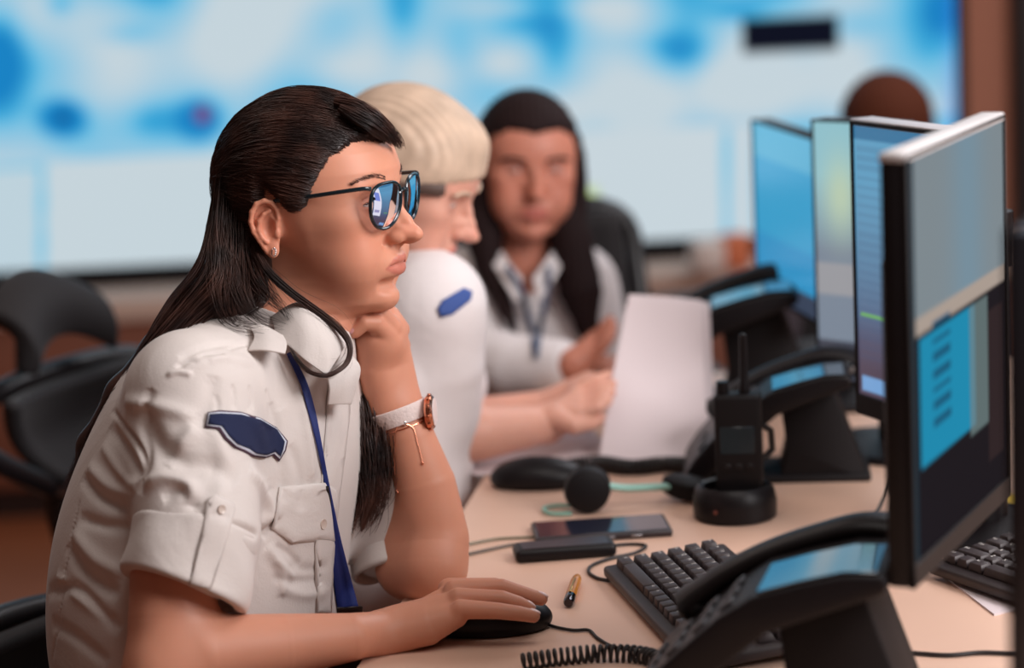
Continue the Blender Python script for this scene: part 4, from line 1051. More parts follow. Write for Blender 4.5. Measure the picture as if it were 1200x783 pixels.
def applique(bv, outline, name, m, parent, off=.0015, thick=.0016, step=3.0, zfb=None, puff=0):
    P = [Vector(p) for p in outline]; n = len(P); pts = list(P); edges = [(i, (i + 1) % n) for i in range(n)]
    xs = [p.x for p in P]; ys = [p.y for p in P]
    def inside(x, y):
        c = False
        for i in range(n):
            a, b = P[i], P[(i + 1) % n]
            if (a.y > y) != (b.y > y) and x < (b.x - a.x) * (y - a.y) / (b.y - a.y) + a.x: c = not c
        return c
    def dist(x, y):
        best = 1e9; q = Vector((x, y))
        for i in range(n):
            a, b = P[i], P[(i + 1) % n]; ab = b - a; t = max(0, min(1, (q - a).dot(ab) / max(ab.dot(ab), 1e-9))); best = min(best, (q - a - ab * t).length)
        return best
    x = min(xs)
    while x < max(xs):
        y = min(ys)
        while y < max(ys):
            if inside(x, y) and dist(x, y) > step * .45: pts.append(Vector((x, y)))
            y += step
        x += step
    vs, es, fs, *_ = delaunay_2d_cdt([Vector((p[0], p[1])) for p in pts], edges, [list(range(n))], 1, 1e-5)
    bm = bmesh.new(); lastz = zfb; out = []
    for v in vs:
        h, nn = hit(bv, v.x, v.y)
        o = off + puff * min(1, dist(v.x, v.y) / 8)
        if h is None or (zfb and abs(proj(h)[2] - zfb) > .07): h = at(v.x, v.y, lastz or 2.42); nn = -fw.copy()
        out.append(bm.verts.new(h + nn * o))
    for f in fs:
        try: bm.faces.new([out[i] for i in f])
        except ValueError: pass
    bmesh.ops.recalc_face_normals(bm, faces=bm.faces[:])
    me = bpy.data.meshes.new(name); bm.to_mesh(me); bm.free()
    if len(me.polygons) and me.polygons[0].normal.dot(fw) > 0: me.flip_normals()
    o = link(name, me, m, parent); md = o.modifiers.new('thickness', 'SOLIDIFY'); md.thickness = thick; md.offset = 1
    return o
FOLDS = [([(164, 476), (177, 511), (191, 529), (219, 544), (252, 547), (277, 569)], 17, -6.5), ([(146, 470), (169, 474), (200, 480), (232, 492)], 11, 3.5),
         ([(166, 569), (194, 558), (223, 568), (224, 592)], 11, 5), ([(190, 585), (214, 574), (232, 600)], 9, -3.0), ([(169, 614), (202, 612), (237, 611)], 6, -4), ([(262, 614), (285, 620), (302, 628)], 6, -4),
         ([(291, 550), (318, 596), (302, 626)], 12, 5), ([(324, 604), (305, 632)], 7, -6), ([(250, 500), (262, 540), (258, 580), (240, 604)], 13, 3.5), ([(230, 500), (214, 520), (196, 548)], 11, 4.0),
         ([(178, 455), (168, 500), (172, 540), (164, 580)], 9, -3.5), ([(290, 480), (306, 530), (312, 575)], 15, 3), ([(318, 470), (328, 530), (332, 590)], 9, -2.5), ([(250, 440), (246, 470), (232, 500)], 12, -2.5),
         ([(96, 558), (118, 584), (150, 597)], 9, -4.5), ([(104, 545), (128, 570), (156, 580)], 10, 3.5), ([(92, 606), (125, 617), (156, 618)], 9, -4), ([(79, 637), (101, 674), (140, 698)], 11, -5), ([(86, 622), (112, 655), (146, 672)], 12, 4),
         ([(56, 694), (88, 688), (118, 716), (142, 740)], 10, -5), ([(66, 676), (96, 700), (130, 728)], 10, 4), ([(60, 730), (88, 745), (128, 778)], 10, -3.5), ([(128, 500), (150, 530), (164, 560)], 10, -4.5), ([(120, 520), (140, 552), (160, 572)], 9, 3),
         ([(131, 480), (150, 505), (164, 528), (169, 548)], 5, -4), ([(94, 585), (79, 650), (70, 720), (61, 775)], 3.2, -2.2), ([(338, 662), (362, 668), (384, 662)], 8, -1.6), ([(330, 690), (356, 698), (384, 692)], 8, 1.8), ([(318, 676), (346, 682), (380, 678)], 7, -1.5), ([(322, 640), (340, 650), (352, 664)], 6, -2.0), ([(318, 655), (332, 664), (346, 680)], 6, 2.0),
         ([(312, 640), (330, 668), (330, 700)], 9, 3.5), ([(340, 520), (352, 560), (350, 600)], 9, -2.2), ([(300, 400), (320, 440), (330, 480)], 12, -2), ([(352, 460), (362, 520), (366, 565)], 9, 2.4),
         ([(210, 420), (240, 408), (280, 402)], 6, -2.5), ([(215, 432), (260, 420), (300, 425)], 9, 2), ([(392, 470), (386, 520), (380, 560)], 8, -2), ([(206, 430), (222, 424), (232, 426)], 4, -2.6), ([(232, 418), (248, 414), (262, 416)], 4, -2.6), ([(196, 440), (210, 436), (226, 440)], 4, 2.6), ([(244, 424), (256, 420), (270, 420)], 4, 2.4), ([(266, 410), (282, 404), (290, 404)], 4, -2.2),
         ([(252, 462), (256, 474), (254, 482)], 4, -1.6), ([(272, 450), (275, 465), (274, 480)], 4, -1.6), ([(292, 452), (295, 466), (296, 482)], 4, -1.6), ([(312, 456), (316, 470), (320, 490)], 4, -1.4), ([(156, 640), (180, 648), (210, 640)], 8, 2.5), ([(270, 640), (286, 660), (282, 690)], 8, -2.5)]
def ring_around(bv, c, ax, w, off, n=48, cols=4, start=.06):
    """closed band around a limb: casts from outside towards the axis onto the limb surface"""
    ax = ax.normalized(); a = ax.orthogonal().normalized(); b = ax.cross(a); rows = []
    for j in range(cols):
        row = []
        for i in range(n):
            th = 2 * PI * i / n; d = a * math.cos(th) + b * math.sin(th); cc = c + ax * (w * (j / (cols - 1) - .5))
            h = bv.ray_cast(cc + d * start, -d, start)
            row.append((h[0] if h[0] is not None else cc + d * .025) + d * off)
        rows.append(row)
    return rows
def band(rows, name, m, parent, thick, bevel=.0006):
    bm = bmesh.new(); vs = [[bm.verts.new(p) for p in r] for r in rows]; n = len(rows[0])
    for j in range(len(rows) - 1):
        for i in range(n): bm.faces.new((vs[j][i], vs[j][(i + 1) % n], vs[j + 1][(i + 1) % n], vs[j + 1][i]))
    bmesh.ops.smooth_vert(bm, verts=bm.verts[:], factor=.5, use_axis_x=True, use_axis_y=True, use_axis_z=True)
    bmesh.ops.recalc_face_normals(bm, faces=bm.faces[:])
    me = bpy.data.meshes.new(name); bm.to_mesh(me); bm.free(); o = link(name, me, m, parent)
    md = o.modifiers.new('s', 'SOLIDIFY'); md.thickness = thick; md.offset = 1
    if bevel: md = o.modifiers.new('b', 'BEVEL'); md.width = bevel; md.segments = 2
    return o
def ribbon(bv, pts, widths, name, m, parent, off=.002, z0=2.42, thick=.001, n=6):
    """flat ribbon whose centre follows picture points lying on the surface; z0 where it hangs free"""
    C = catmull([Vector((p[0], p[1], w)) for p, w in zip(pts, widths)], n); bm = bmesh.new(); rows = []; zl = z0
    for i, c in enumerate(C):
        t = (C[min(i + 1, len(C) - 1)] - C[max(i - 1, 0)]); t = Vector((t.x, t.y)).normalized(); q = Vector((-t.y, t.x)); h, nn = hit(bv, c.x, c.y)
        if h is not None and abs(proj(h)[2] - zl) < .06: zl = zl * .5 + proj(h)[2] * .5
        row = []
        for s in (-1, -.33, .33, 1):
            x, y = c.x + q.x * s * c.z / 2, c.y + q.y * s * c.z / 2; h, nn = hit(bv, x, y)
            z = zl if h is None else min(zl, proj(h)[2]); row.append(bm.verts.new(at(x, y, z - off - .0006 * (1 - s * s))))
        rows.append(row)
    for i in range(len(rows) - 1):
        for k in range(3): bm.faces.new((rows[i][k], rows[i][k + 1], rows[i + 1][k + 1], rows[i + 1][k]))
    me = bpy.data.meshes.new(name); bm.to_mesh(me); bm.free(); o = link(name, me, m, parent)
    md = o.modifiers.new('s', 'SOLIDIFY'); md.thickness = thick; md.offset = 0
    return o
def surf_grid(ctrl, name, m, parent, thick=.002, n=8):
    """smooth sheet through a net of (px, py, distance) control points"""
    R = [catmull(K(r), n) for r in ctrl]; cols = [catmull([r[i] for r in R], n) for i in range(len(R[0]))]
    bm = bmesh.new(); vs = [[bm.verts.new(p) for p in c] for c in cols]
    for i in range(len(vs) - 1):
        for j in range(len(vs[0]) - 1): bm.faces.new((vs[i][j], vs[i + 1][j], vs[i + 1][j + 1], vs[i][j + 1]))
    bmesh.ops.recalc_face_normals(bm, faces=bm.faces[:]); me = bpy.data.meshes.new(name); bm.to_mesh(me); bm.free()
    if me.polygons[len(me.polygons) // 2].normal.dot(fw) > 0: me.flip_normals()
    o = link(name, me, m, parent); md = o.modifiers.new('s', 'SOLIDIFY'); md.thickness = thick; md.offset = 0
    md = o.modifiers.new('b', 'BEVEL'); md.width = thick * .3; md.segments = 2; md.limit_method = 'ANGLE'
    return o
def join_arrays(parts):
    Vs, Fs, b = [], [], 0
    for V, F in parts: Vs.append(V); Fs.append(F + b); b += len(V)
    return np.concatenate(Vs), np.concatenate(Fs)
def build_subject():
    root = empty('person', at(220, 900, 2.5), 0, 'dark-haired woman in black-rimmed glasses and a cream shirt, chin on hand, using a mouse', 'person')
    body = subject_body(); bb = bvh_of(body)
    bo = link('body', body, mat_skin(), root)
    # ---- shirt
    me = sdf_mesh('shirt', shirt_field(), .0021); sb = bvh_of(me)
    V = verts_of(me).astype(np.float64); N = norms_of(me).astype(np.float64)
    for p, w, a in FOLDS: crease(V, N, sb, p, w, a)
    set_verts(me, V); sb = bvh_of(me)
    sh = link('shirt', me, M_SHIRT, root)
    # rolled cuffs
    def cuff(pa, pb, ra, rb, inner, tilt, name='rolled_cuff'):
        f = Field(); f.cap(pa, pb, ra, rb, .002)
        ax = (pb - pa).normalized(); A = np.array(pa); Bp = np.array(pb); axn = np.array(ax)
        t = (ax + Vector(tilt)).normalized(); tn = np.array(t)
        f.add(lambda P: np.maximum((A - P) @ axn, (P - Bp) @ tn), A - .1, Bp + .1, .006, '&')
        f.cap(pa - ax * .03, pb + ax * .05, inner, inner * .97, .004, '-')
        lo = np.minimum(A, Bp) - .085; hi = np.maximum(A, Bp) + .085
        m_ = sdf_mesh(name, f, .0016, lo, hi); v = verts_of(m_).astype(np.float64); nn = norms_of(m_); u = (v - A) @ axn; ph = np.arctan2((v - A)[:, 0], (v - A)[:, 1])
        v += nn * (np.sin(ph * 5 + u * 60) * .0010 + np.sin(ph * 3 - u * 90) * .0010)[:, None]; set_verts(m_, v)
        return link(name, m_, M_SHIRT, sh)
    c1 = cuff(at(231, 618, 2.327), at(214, 694, 2.307), .0625, .0640, .052, (-.16, .0, 0))
    c2 = cuff(at(458, 596, 2.603), at(466, 668, 2.59), .0475, .0500, .0425, (.1, 0, .25))
    cb = bvh_of(c1.data)
    # placket along the front edge, pocket, tab, patch
    applique(sb, [(408, 450), (408, 484), (402, 536), (396, 580), (390, 640), (386, 718), (369, 718), (368, 640), (374, 580), (379, 520), (382, 470), (384, 450)], 'button_placket', M_SHIRT, sh, .0008, .0018, 4, 2.43)
    applique(sb, [(326, 571), (378, 566), (392, 574), (391, 634), (340, 636), (318, 620), (322, 600)], 'pocket_flap', M_SHIRT, sh, .0010, .0022, 4, 2.40, .001)
    V3, F3 = join_arrays([mesh_arrays(sh.data), mesh_arrays(c1.data)]); cb2 = BVHTree.FromPolygons([tuple(v) for v in V3], [tuple(f) for f in F3.tolist()])
    tb = applique(cb2, [(244, 586), (252, 581), (272, 590), (274, 598), (262, 640), (246, 690), (222, 684), (236, 630)], 'sleeve_tab', M_SHIRT, sh, .0012, .0020, 4, None)
    MBT = mat('pearl_button', (206, 190, 180), rough=.3, spec=.7)
    def button(bv, x, y, z, r=.0055, par=None):
        h, nn = hit(bv, x, y)
        if h is None: h, nn = at(x, y, z), -fw
        b = MB(); b.lathe([(0, 0), (r, 0), (r * 1.05, .0008), (r, .002), (r * .75, .0014), (0, .0014)], 20, Matrix.Translation(h + nn * .003) @ nn.to_track_quat('Z', 'Y').to_matrix().to_4x4()); return b.build('button', MBT, par, local=False)
    button(sb, 375, 614, 2.4, .0052, sh); button(cb2, 257, 597, 2.27, .0042, sh)
    PO = [(243, 484), (257, 482), (280, 483), (302, 490), (323, 501), (336, 517), (334, 528), (325, 541), (318, 534), (309, 537), (295, 536), (273, 525), (262, 515), (255, 504), (239, 502)]
    def inset(P, d):
        out = []; n = len(P)
        for i in range(n):
            a, b, c = Vector(P[i - 1]), Vector(P[i]), Vector(P[(i + 1) % n]); n1 = Vector((-(b - a).y, (b - a).x)).normalized(); n2 = Vector((-(c - b).y, (c - b).x)).normalized(); m_ = (n1 + n2); m_ = m_ / max(m_.dot(n1), .6)
            out.append(tuple(b + m_ * d))
        return out
    applique(sb, PO, 'shoulder_patch', mat('patch_border_dark', (74, 48, 66), rough=.9), sh, .0016, .0008, 4)
    applique(sb, inset(PO, 1.7), 'patch_white_edge', mat('patch_white', (206, 212, 226), rough=.9), sh, .0030, .0005, 4)
    applique(sb, inset(PO, 3.6), 'patch_field', mat('patch_navy', (20, 30, 66), rough=.9, bump=(900, .5, .001)), sh, .0042, .0005, 4)
    # epaulette and collar
    surf_grid([[(292, 384, 2.405), (298, 395, 2.388), (291, 411, 2.372)], [(306, 381, 2.405), (314, 394, 2.385), (312, 411, 2.366)], [(332, 394, 2.40), (336, 404, 2.382), (334, 415, 2.372)]], 'epaulette', M_SHIRT, sh, .002, 5)
    surf_grid([[(318, 372, 2.44), (322, 384, 2.420), (322, 398, 2.408)], [(344, 356, 2.428), (344, 378, 2.408), (338, 405, 2.398)], [(366, 358, 2.425), (362, 386, 2.400), (358, 422, 2.388)], [(388, 380, 2.424), (384, 404, 2.400), (380, 438, 2.390)], [(407, 400, 2.432), (398, 415, 2.412), (382, 439, 2.391)]], 'collar', M_SHIRT, sh, .0022, 6)
    surf_grid([[(383, 440, 2.404), (386, 456, 2.404), (384, 474, 2.410)], [(402, 424, 2.425), (406, 446, 2.420), (404, 474, 2.424)], [(412, 417, 2.44), (422, 434, 2.446), (411, 474, 2.44)]], 'placket_top', M_SHIRT, sh, .002, 6)
    surf_grid([[(382, 438, 2.412), (390, 444, 2.43)], [(396, 422, 2.424), (404, 430, 2.445)], [(404, 400, 2.434), (411, 410, 2.46)]], 'collar_far_leaf', M_SHIRT, sh, .002, 6)
    # ---- lanyard
    ML = mat('lanyard_blue', (18, 40, 112), rough=.6, bump=(700, .3, .001))
    ly = ribbon(sb, [(338, 414), (346, 428), (357, 452), (366, 484), (374, 520), (381, 556), (387, 590), (393, 630), (400, 672), (408, 714)], [5, 7, 8, 8, 6, 5, 7, 12, 19, 25], 'lanyard', ML, root, .0045, 2.405)
    ribbon(sb, [(383.5, 570), (385, 580), (387, 590), (389, 600)], [3.5, 3.5, 3.5, 3.5], 'lanyard_print', mat('lanyard_letters', (28, 26, 36), rough=.6), ly, .0062, 2.395, .0006)
    b = MB(); c = at(410, 716, 2.385); b.box(-.013, .013, -.002, .002, -.004, .004, .001, 2, Matrix.Translation(c)); b.build('clip', M_GLOSS, ly, local=False)
    b = MB(); b.box(-.027, .027, -.0015, .0015, -.08, 0, .002, 2, Matrix.Translation(at(412, 721, 2.383))); b.build('badge', M_BLACKM, ly, local=False)
    # ---- glasses (head-local mm -> world through HM)
    gl = bpy.data.objects.new('glasses', None); COL.objects.link(gl); gl.parent = root; gl.matrix_parent_inverse = root.matrix_world.inverted()
    gl.matrix_world = Matrix.Translation(HM.translation); bpy.context.view_layer.update()
    tag(gl, 'black round-rimmed glasses')
    def rim(side):
        pts = []
        for i in range(48):
            th = 2 * PI * i / 48; cx, cz = math.cos(th), math.sin(th); ex = 2.0 / (2.5 if cz < 0 else 3.0)
            yy = 25.5 * math.copysign(abs(cx) ** ex, cx); zz = 23 * math.copysign(abs(cz) ** ex, cz)
            if zz < 0: yy *= 1 - .20 * (-zz / 23) ** 1.5
            elif zz > 0: zz *= .92
            wrap = .10
            y = side * 31.5 + yy; pts.append((97.5 - .17 * (abs(y) - 8) + zz * .10, y, 20 + zz))
        return pts
    MF = mat('glasses_frame', (14, 32, 40), rough=.22, spec=.7)
    for s in (-1, 1):
        p = rim(s); b = MB(); b.tube([HM @ Vector(q) for q in p + p[:2]], .0016, 8, None, False, (1.0, 1.25)); b.build('rim', MF, gl, local=False)
        bm = bmesh.new(); c = HM @ Vector((97.5 - .17 * 23.5 + .05, s * 31.5, 20)); P_ = [HM @ Vector(q) for q in p]
        ln = (HM.to_3x3() @ Vector((1, s * .17, -.10))).normalized(); NR = 7; prev = None; cv = bm.verts.new(c + ln * .0024)
        for k in range(1, NR + 1):
            fk = k / NR; ring = [bm.verts.new(c.lerp(q, fk) + ln * .0024 * (1 - fk * fk)) for q in P_]
            for i in range(48):
                if prev is None: bm.faces.new((ring[i], ring[(i + 1) % 48], cv))
                else: bm.faces.new((prev[i], ring[i], ring[(i + 1) % 48], prev[(i + 1) % 48]))
            prev = ring
        bmesh.ops.recalc_face_normals(bm, faces=bm.faces[:])
        me_ = bpy.data.meshes.new('lens'); bm.to_mesh(me_); bm.free(); o = link('lens', me_, lens_mat(), gl)
        # temple arm
        b = MB(); y0 = s * 56.5
        b.tube(catmull([HM @ Vector(q) for q in [(90.5, s * 55.5, 38.5), (84, s * 63, 39.5), (60, s * 72.0, 37.5), (30, s * 73.5, 34), (-2, s * 74.5, 31), (-18, s * 70, 18)]], 6), .0016, 8, None, True, (1, 1.35)); b.build('temple_arm', MF, gl, local=False)
    b = MB(); b.tube(catmull([HM @ Vector(q) for q in [(97.8, -8.5, 28), (99.5, -4, 31), (99.5, 4, 31), (97.8, 8.5, 28)]], 5), .0019, 8); b.build('bridge', MF, gl, local=False)
    # ---- eyes, brows, lashes, ear-ring
    for s in (-1, 1):
        b = MB(); b.sph((0, 0, 0), 1, 32); o = b.build('eye', mat('eye_white', (200, 180, 172), rough=.15, spec=.6, attr='Col'), root, local=False, sharp=0)
        v = verts_of(o.data); g = np.array([.985, -.0, -.17]); g /= np.linalg.norm(g); a = np.arccos(np.clip(v @ g, -1, 1))
        C = np.where((a < .20)[:, None], np.array(lin((12, 8, 8))), np.where((a < .47)[:, None], np.array(lin((60, 36, 24))), np.array(lin((198, 184, 178))))); paint(o.data, C)
        T = HM @ Matrix.Translation((67.5, s * 31.5, 20.5)) @ Matrix.Scale(12.1, 4); o.data.transform(T)
    rs = np.random.RandomState(5); P, R = [], []
    MI = HM.inverted()
    bp_ = [MI @ hit(bb, *q)[0] for q in [(412, 217), (421, 212), (432, 208), (442, 207), (452, 209)]]
    hb = catmull(bp_, 6)
    for s in (1, -1):
        for i in range(230):
            t = rs.rand(); q = hb[int(t * (len(hb) - 1))].copy(); wz = (1.9 - 1.3 * (1 - t) ** 2)
            q += Vector((rs.normal(0, .3), rs.normal(0, .6), rs.uniform(-wz, wz))); d = Vector((-.25, -.8, .45)) * rs.uniform(2.6, 5) + Vector((0, 0, rs.normal(0, .6)))
            seg = [q + Vector((.4, 0, 0)), q + d * .5 + Vector((.9, 0, 0)), q + d + Vector((-.1, .3, 0))]
            if s < 0: seg = [Vector((a.x, -a.y, a.z)) for a in seg]
            seg = np.array([tuple(HM @ a) for a in seg]); P.append(seg); R.append(np.array([.00013, .00012, .00005]))
        for i in range(34):
            yy = -31.5 + rs.uniform(-11, 9); e = (yy + 31.5); z = 20.5 + .6 - .006 * e * e + 3.4 * (1 - (e / 14.5) ** 2); x = 67.5 + math.sqrt(max(0, 13.6 ** 2 - e * e - (z - 20.5) ** 2))
            seg = [Vector((x, yy, z)), Vector((x + 3.2, yy + e * .12, z - .4)), Vector((x + 5.8, yy + e * .25, z + 1.6))]
            if s < 0: seg = [Vector((a.x, -a.y, a.z)) for a in seg]
            P.append(np.array([tuple(HM @ a) for a in seg])); R.append(np.array([.00022, .00018, .00006]))
    V2, F2 = strands_mesh(P, R); link('eyebrows_and_lashes', mk_mesh('brows', V2, F2), mat('brow_hair', (70, 44, 36), rough=.7), root)
    MS = mat('silver', (225, 222, 225), rough=.2, metal=1); h, nn = hit(bb, 321, 292)
    b = MB(); c = (h if h is not None else at(321, 292, 2.41)) + nn * .001 - UP * .003; tt = [c + (RT * .25 + fw * -.2).normalized() * .0028 * math.sin(a) + UP * (.0040 * math.cos(a)) - fw * .0015 for a in np.linspace(0, 2 * PI, 25)]
    b.tube(tt, .0006, 6, None, False)
    for k in range(1, 12, 2): b.sph(tuple(tt[k]), .0010, 8)
    b.build('earring', MS, root, local=False)
    # ---- watch and bracelet
    wc = at(468, 486, 2.546); ax = (at(456, 445, 2.54) - at(481, 520, 2.552)); ax.normalize()
    aw = (ax + RT * -.02 + fw * .10).normalized()
    rows = ring_around(bb, wc, aw, .020, .0008)
    wt = band(rows, 'watch', mat('watch_strap', (222, 206, 202), rough=.55, bump=(260, .5, .002)), root, .0022); wt['label'] = 'white leather wristwatch with a rose gold case'
    for kk, dz in ((.0, 0), (-.0, 1)):
        pass
    MG = mat('rose_gold', (226, 150, 120), rough=.22, metal=1)
    hc = wc + RT * .0335 - fw * .004 + ax * .003; Rm = (RT * .97 - fw * .12 + UP * .05).to_track_quat('Z', 'Y').to_matrix().to_4x4()
    b = MB(); b.lathe([(0, -.004), (.0165, -.004), (.0185, -.002), (.0185, .002), (.0165, .004), (.0150, .0046), (.0148, .0036), (0, .0036)], 40, Matrix.Translation(hc) @ Rm)
    for k in range(12): b.box(-.0012, .0012, .0175, .0200, -.0015, .0015, .0003, 1, Matrix.Translation(hc) @ Rm @ Matrix.Rotation(2 * PI * k / 12, 4, 'Z'))
    b.build('watch_case', MG, wt, local=False)
    b = MB(); b.cyl(.0150, .0148, .0034, .0052, 32, Matrix.Translation(hc) @ Rm); b.build('watch_glass', mat('watch_dial', (225, 225, 228), rough=.08, spec=.9), wt, local=False)
    b = MB(); b.tube([hc - fw * .019 + ax * .004, hc - fw * .0235 + ax * .004], .0018, 8); b.build('crown', MG, wt, local=False)
    rows = ring_around(bb, wc + ax * .001 - fw * 0, aw, .022, .0030, 48, 2)
    lp = [rows[0][i].lerp(rows[1][i], .5) for i in range(48)]
    kl = min(range(48), key=lambda i: proj(lp[i])[0]); b = MB()
    seg = [[r[(kl + j) % 48] for j in range(-3, 5)] for r in rows]
    b.grid(lambda u, v: seg[int(round(u))][int(round(v * 7))], 2, 8); o = b.build('strap_keeper', mat('watch_strap2', (214, 196, 192), rough=.5), wt, local=False, recalc=True); md = o.modifiers.new('s', 'SOLIDIFY'); md.thickness = .0022; md.offset = 0
    bc = at(471, 500, 2.548); rows = ring_around(bb, bc, aw, .001, .0009, 64, 2); br = MB(); br.tube(rows[0] + rows[0][:2], .0006, 6, None, False); bro = br.build('bracelet', MG, root, local=False); bro['label'] = 'thin rose gold bracelet with two hanging ends'
    for path in ([(472, 497), (465, 502), (463, 520), (463, 545), (465, 570), (467, 577)], [(476, 497), (484, 502), (488, 515), (492, 530), (495, 543)]):
        pp = [hit(bb, *q, .0012)[0] for q in path]; pp = [q for q in pp if q is not None and proj(q)[2] < 2.56]
        b = MB(); b.tube(catmull(pp, 5), .00045, 6); b.sph(tuple(pp[-1]), .0016, 10); b.build('hanging_chain', MG, bro, local=False)
    b = MB(); q = hit(bb, 474, 496, .002)[0]; b.sph(tuple(q), (.0018, .0018, .0030), 10); b.build('slider', MS, bro, local=False)
    # ---- finger nails
    NM = mat('nail_polish', (240, 206, 202), rough=.3, spec=.5)
    for n_, tip in (('index', 0), ('middle', 0), ('ring', 0), ('little', 0)):
        p, r = R_FING[n_]; a, bq = at(*p[-2]), at(*p[-1]); d = (bq - a).normalized(); up = (UP - d * UP.dot(d)).normalized(); sd = d.cross(up)
        M = Matrix((d, sd, up)).transposed().to_4x4(); M.translation = bq + up * (r[-1] * .74) + d * (r[-1] * .12)
        b = MB(); b.sph((0, 0, 0), (.0062, .0046, .0020), 20, M @ Matrix.Rotation(.22, 4, 'Y')); b.build('fingernail', NM, root, local=False, sharp=0)
    NP_ = mat('nail_pink', (206, 150, 150), rough=.2, spec=.6)
    for i in (0, 1):
        p, r = L_FING[i]; a, bq = at(*p[-2]), at(*p[-1]); d = (bq - a).normalized(); out = (-RT * .75 - fw * .55); up = (out - d * out.dot(d)).normalized(); sd = d.cross(up)
        M = Matrix((d, sd, up)).transposed().to_4x4(); M.translation = bq + up * (r[-1] * .72) + d * .001
        b = MB(); b.sph((0, 0, 0), (.0068, .0048, .0026), 20, M); b.build('fingernail', NP_, root, local=False, sharp=0)
    subject_hair(root)
    # ---- dark trousers below the shirt
    f = Field(); f.chain([at(215, 880, 2.5), at(330, 940, 2.42), at(470, 985, 2.36)], [.14, .085, .065], .03); f.chain([at(225, 880, 2.62), at(340, 930, 2.62), at(490, 960, 2.66)], [.12, .085, .065], .03)
    k1 = at(470, 985, 2.36); k2 = at(490, 960, 2.66)
    f.chain([k1, Vector((k1.x - .02, k1.y, .10))], [.062, .045], .03); f.chain([k2, Vector((k2.x - .02, k2.y, .10))], [.062, .045], .03)
    link('trousers', sdf_mesh('trousers', f, .005), mat('dark_trousers', (30, 28, 36), rough=.8), root)
    for k in (k1, k2):
        f = Field(); f.chain([Vector((k.x - .05, k.y, .04)), Vector((k.x + .06, k.y, .045)), Vector((k.x + .14, k.y, .03))], [.04, .042, .03], .02); f.add(lambda P: -(P[:, 2] - .002), (-2, 0, -.2), (2, 5, .2), .004, '&')
        link('shoe', sdf_mesh('shoe', f, .004, (k.x - .12, k.y - .07, -.01), (k.x + .2, k.y + .07, .12)), M_BLACK, root)
    return root
def lens_mat():
    if 'lens' in MATS: return MATS['lens']
    M = bpy.data.materials.new('lens'); M.use_nodes = True; MATS['lens'] = M; nt = M.node_tree; nt.nodes.clear()
    o = nt.nodes.new('ShaderNodeOutputMaterial'); t = nt.nodes.new('ShaderNodeBsdfTransparent'); g = nt.nodes.new('ShaderNodeBsdfGlossy'); mx = nt.nodes.new('ShaderNodeMixShader')
    t.inputs[0].default_value = (.86, .88, .95, 1); g.inputs[0].default_value = (1.0, .94, 1.0, 1); g.inputs['Roughness'].default_value = .03
    fr = nt.nodes.new('ShaderNodeFresnel'); fr.inputs[0].default_value = 2.1; mr = nt.nodes.new('ShaderNodeMath'); mr.operation = 'MULTIPLY_ADD'; mr.inputs[1].default_value = 1.0; mr.inputs[2].default_value = .46; mr.use_clamp = True
    nt.links.new(fr.outputs[0], mr.inputs[0]); nt.links.new(mr.outputs[0], mx.inputs[0]); nt.links.new(t.outputs[0], mx.inputs[1]); nt.links.new(g.outputs[0], mx.inputs[2]); nt.links.new(mx.outputs[0], o.inputs[0]); return M
subject = build_subject()
# ---------------------------------------------------------------- the other people, office chairs and papers
def simple_person(label, HMx, skin, body_fn, shirt_fn, hair_fn, hairmat, shirtmat, base, vox=.0026, lips=(190, 105, 95), extra=None, eyes=(58, 34, 24)):
    root = empty('person', base, 0, label, 'person')
    c = np.array(HMx.translation); f = Field(); f.add(head_prim(HMx), c - .125, c + .14); body_fn(f)
    me = sdf_mesh('body', f, vox); L = w2l(HMx)(verts_of(me)); C = head_colors(L, skin, lips); far = (L[:, 2] < -100) | (np.abs(L[:, 0]) > 130) | (np.abs(L[:, 1]) > 110); C[far] = lin(skin); paint(me, C)
    link('body', me, mat_skin(), root)
    if shirt_fn:
        f = Field(); shirt_fn(f); me = sdf_mesh('shirt', f, .0034); link('shirt', me, shirtmat, root)
    f = Field(); hair_fn(f); me = sdf_mesh('hair', f, .003); V = verts_of(me).astype(np.float64); N = norms_of(me); L = w2l(HMx)(V)
    V += N * (np.sin(L[:, 1] * .55 + L[:, 0] * .12 + np.sin(L[:, 2] * .06) * 2) * .0008)[:, None]; set_verts(me, V)
    link('hair', me, hairmat, root)
    for s in (-1, 1):
        b = MB(); b.sph((0, 0, 0), 1, 24); o = b.build('eye', mat('eye_white', (1, 1, 1)), root, local=False, sharp=0); v = verts_of(o.data); g = np.array([.94, 0, -.34]); a = np.arccos(np.clip(v @ g, -1, 1))
        paint(o.data, np.where((a < .55)[:, None], np.array(lin(eyes)), np.array(lin((198, 184, 178))))); o.data.transform(HMx @ Matrix.Translation((67.5, s * 31.5, 20.5)) @ Matrix.Scale(12.2, 4))
        q = catmull([HMx @ Vector(t) for t in [(78, s * 52, 36), (84, s * 42, 41), (88, s * 28, 40), (90, s * 16, 37)]], 5)
        b = MB(); b.tube(q, [.0012] + [.0024] * (len(q) - 2) + [.0015], 8, None, True, (1, 1)); b.build('eyebrow', hairmat, root, local=False)
    if extra: extra(root)
    return root
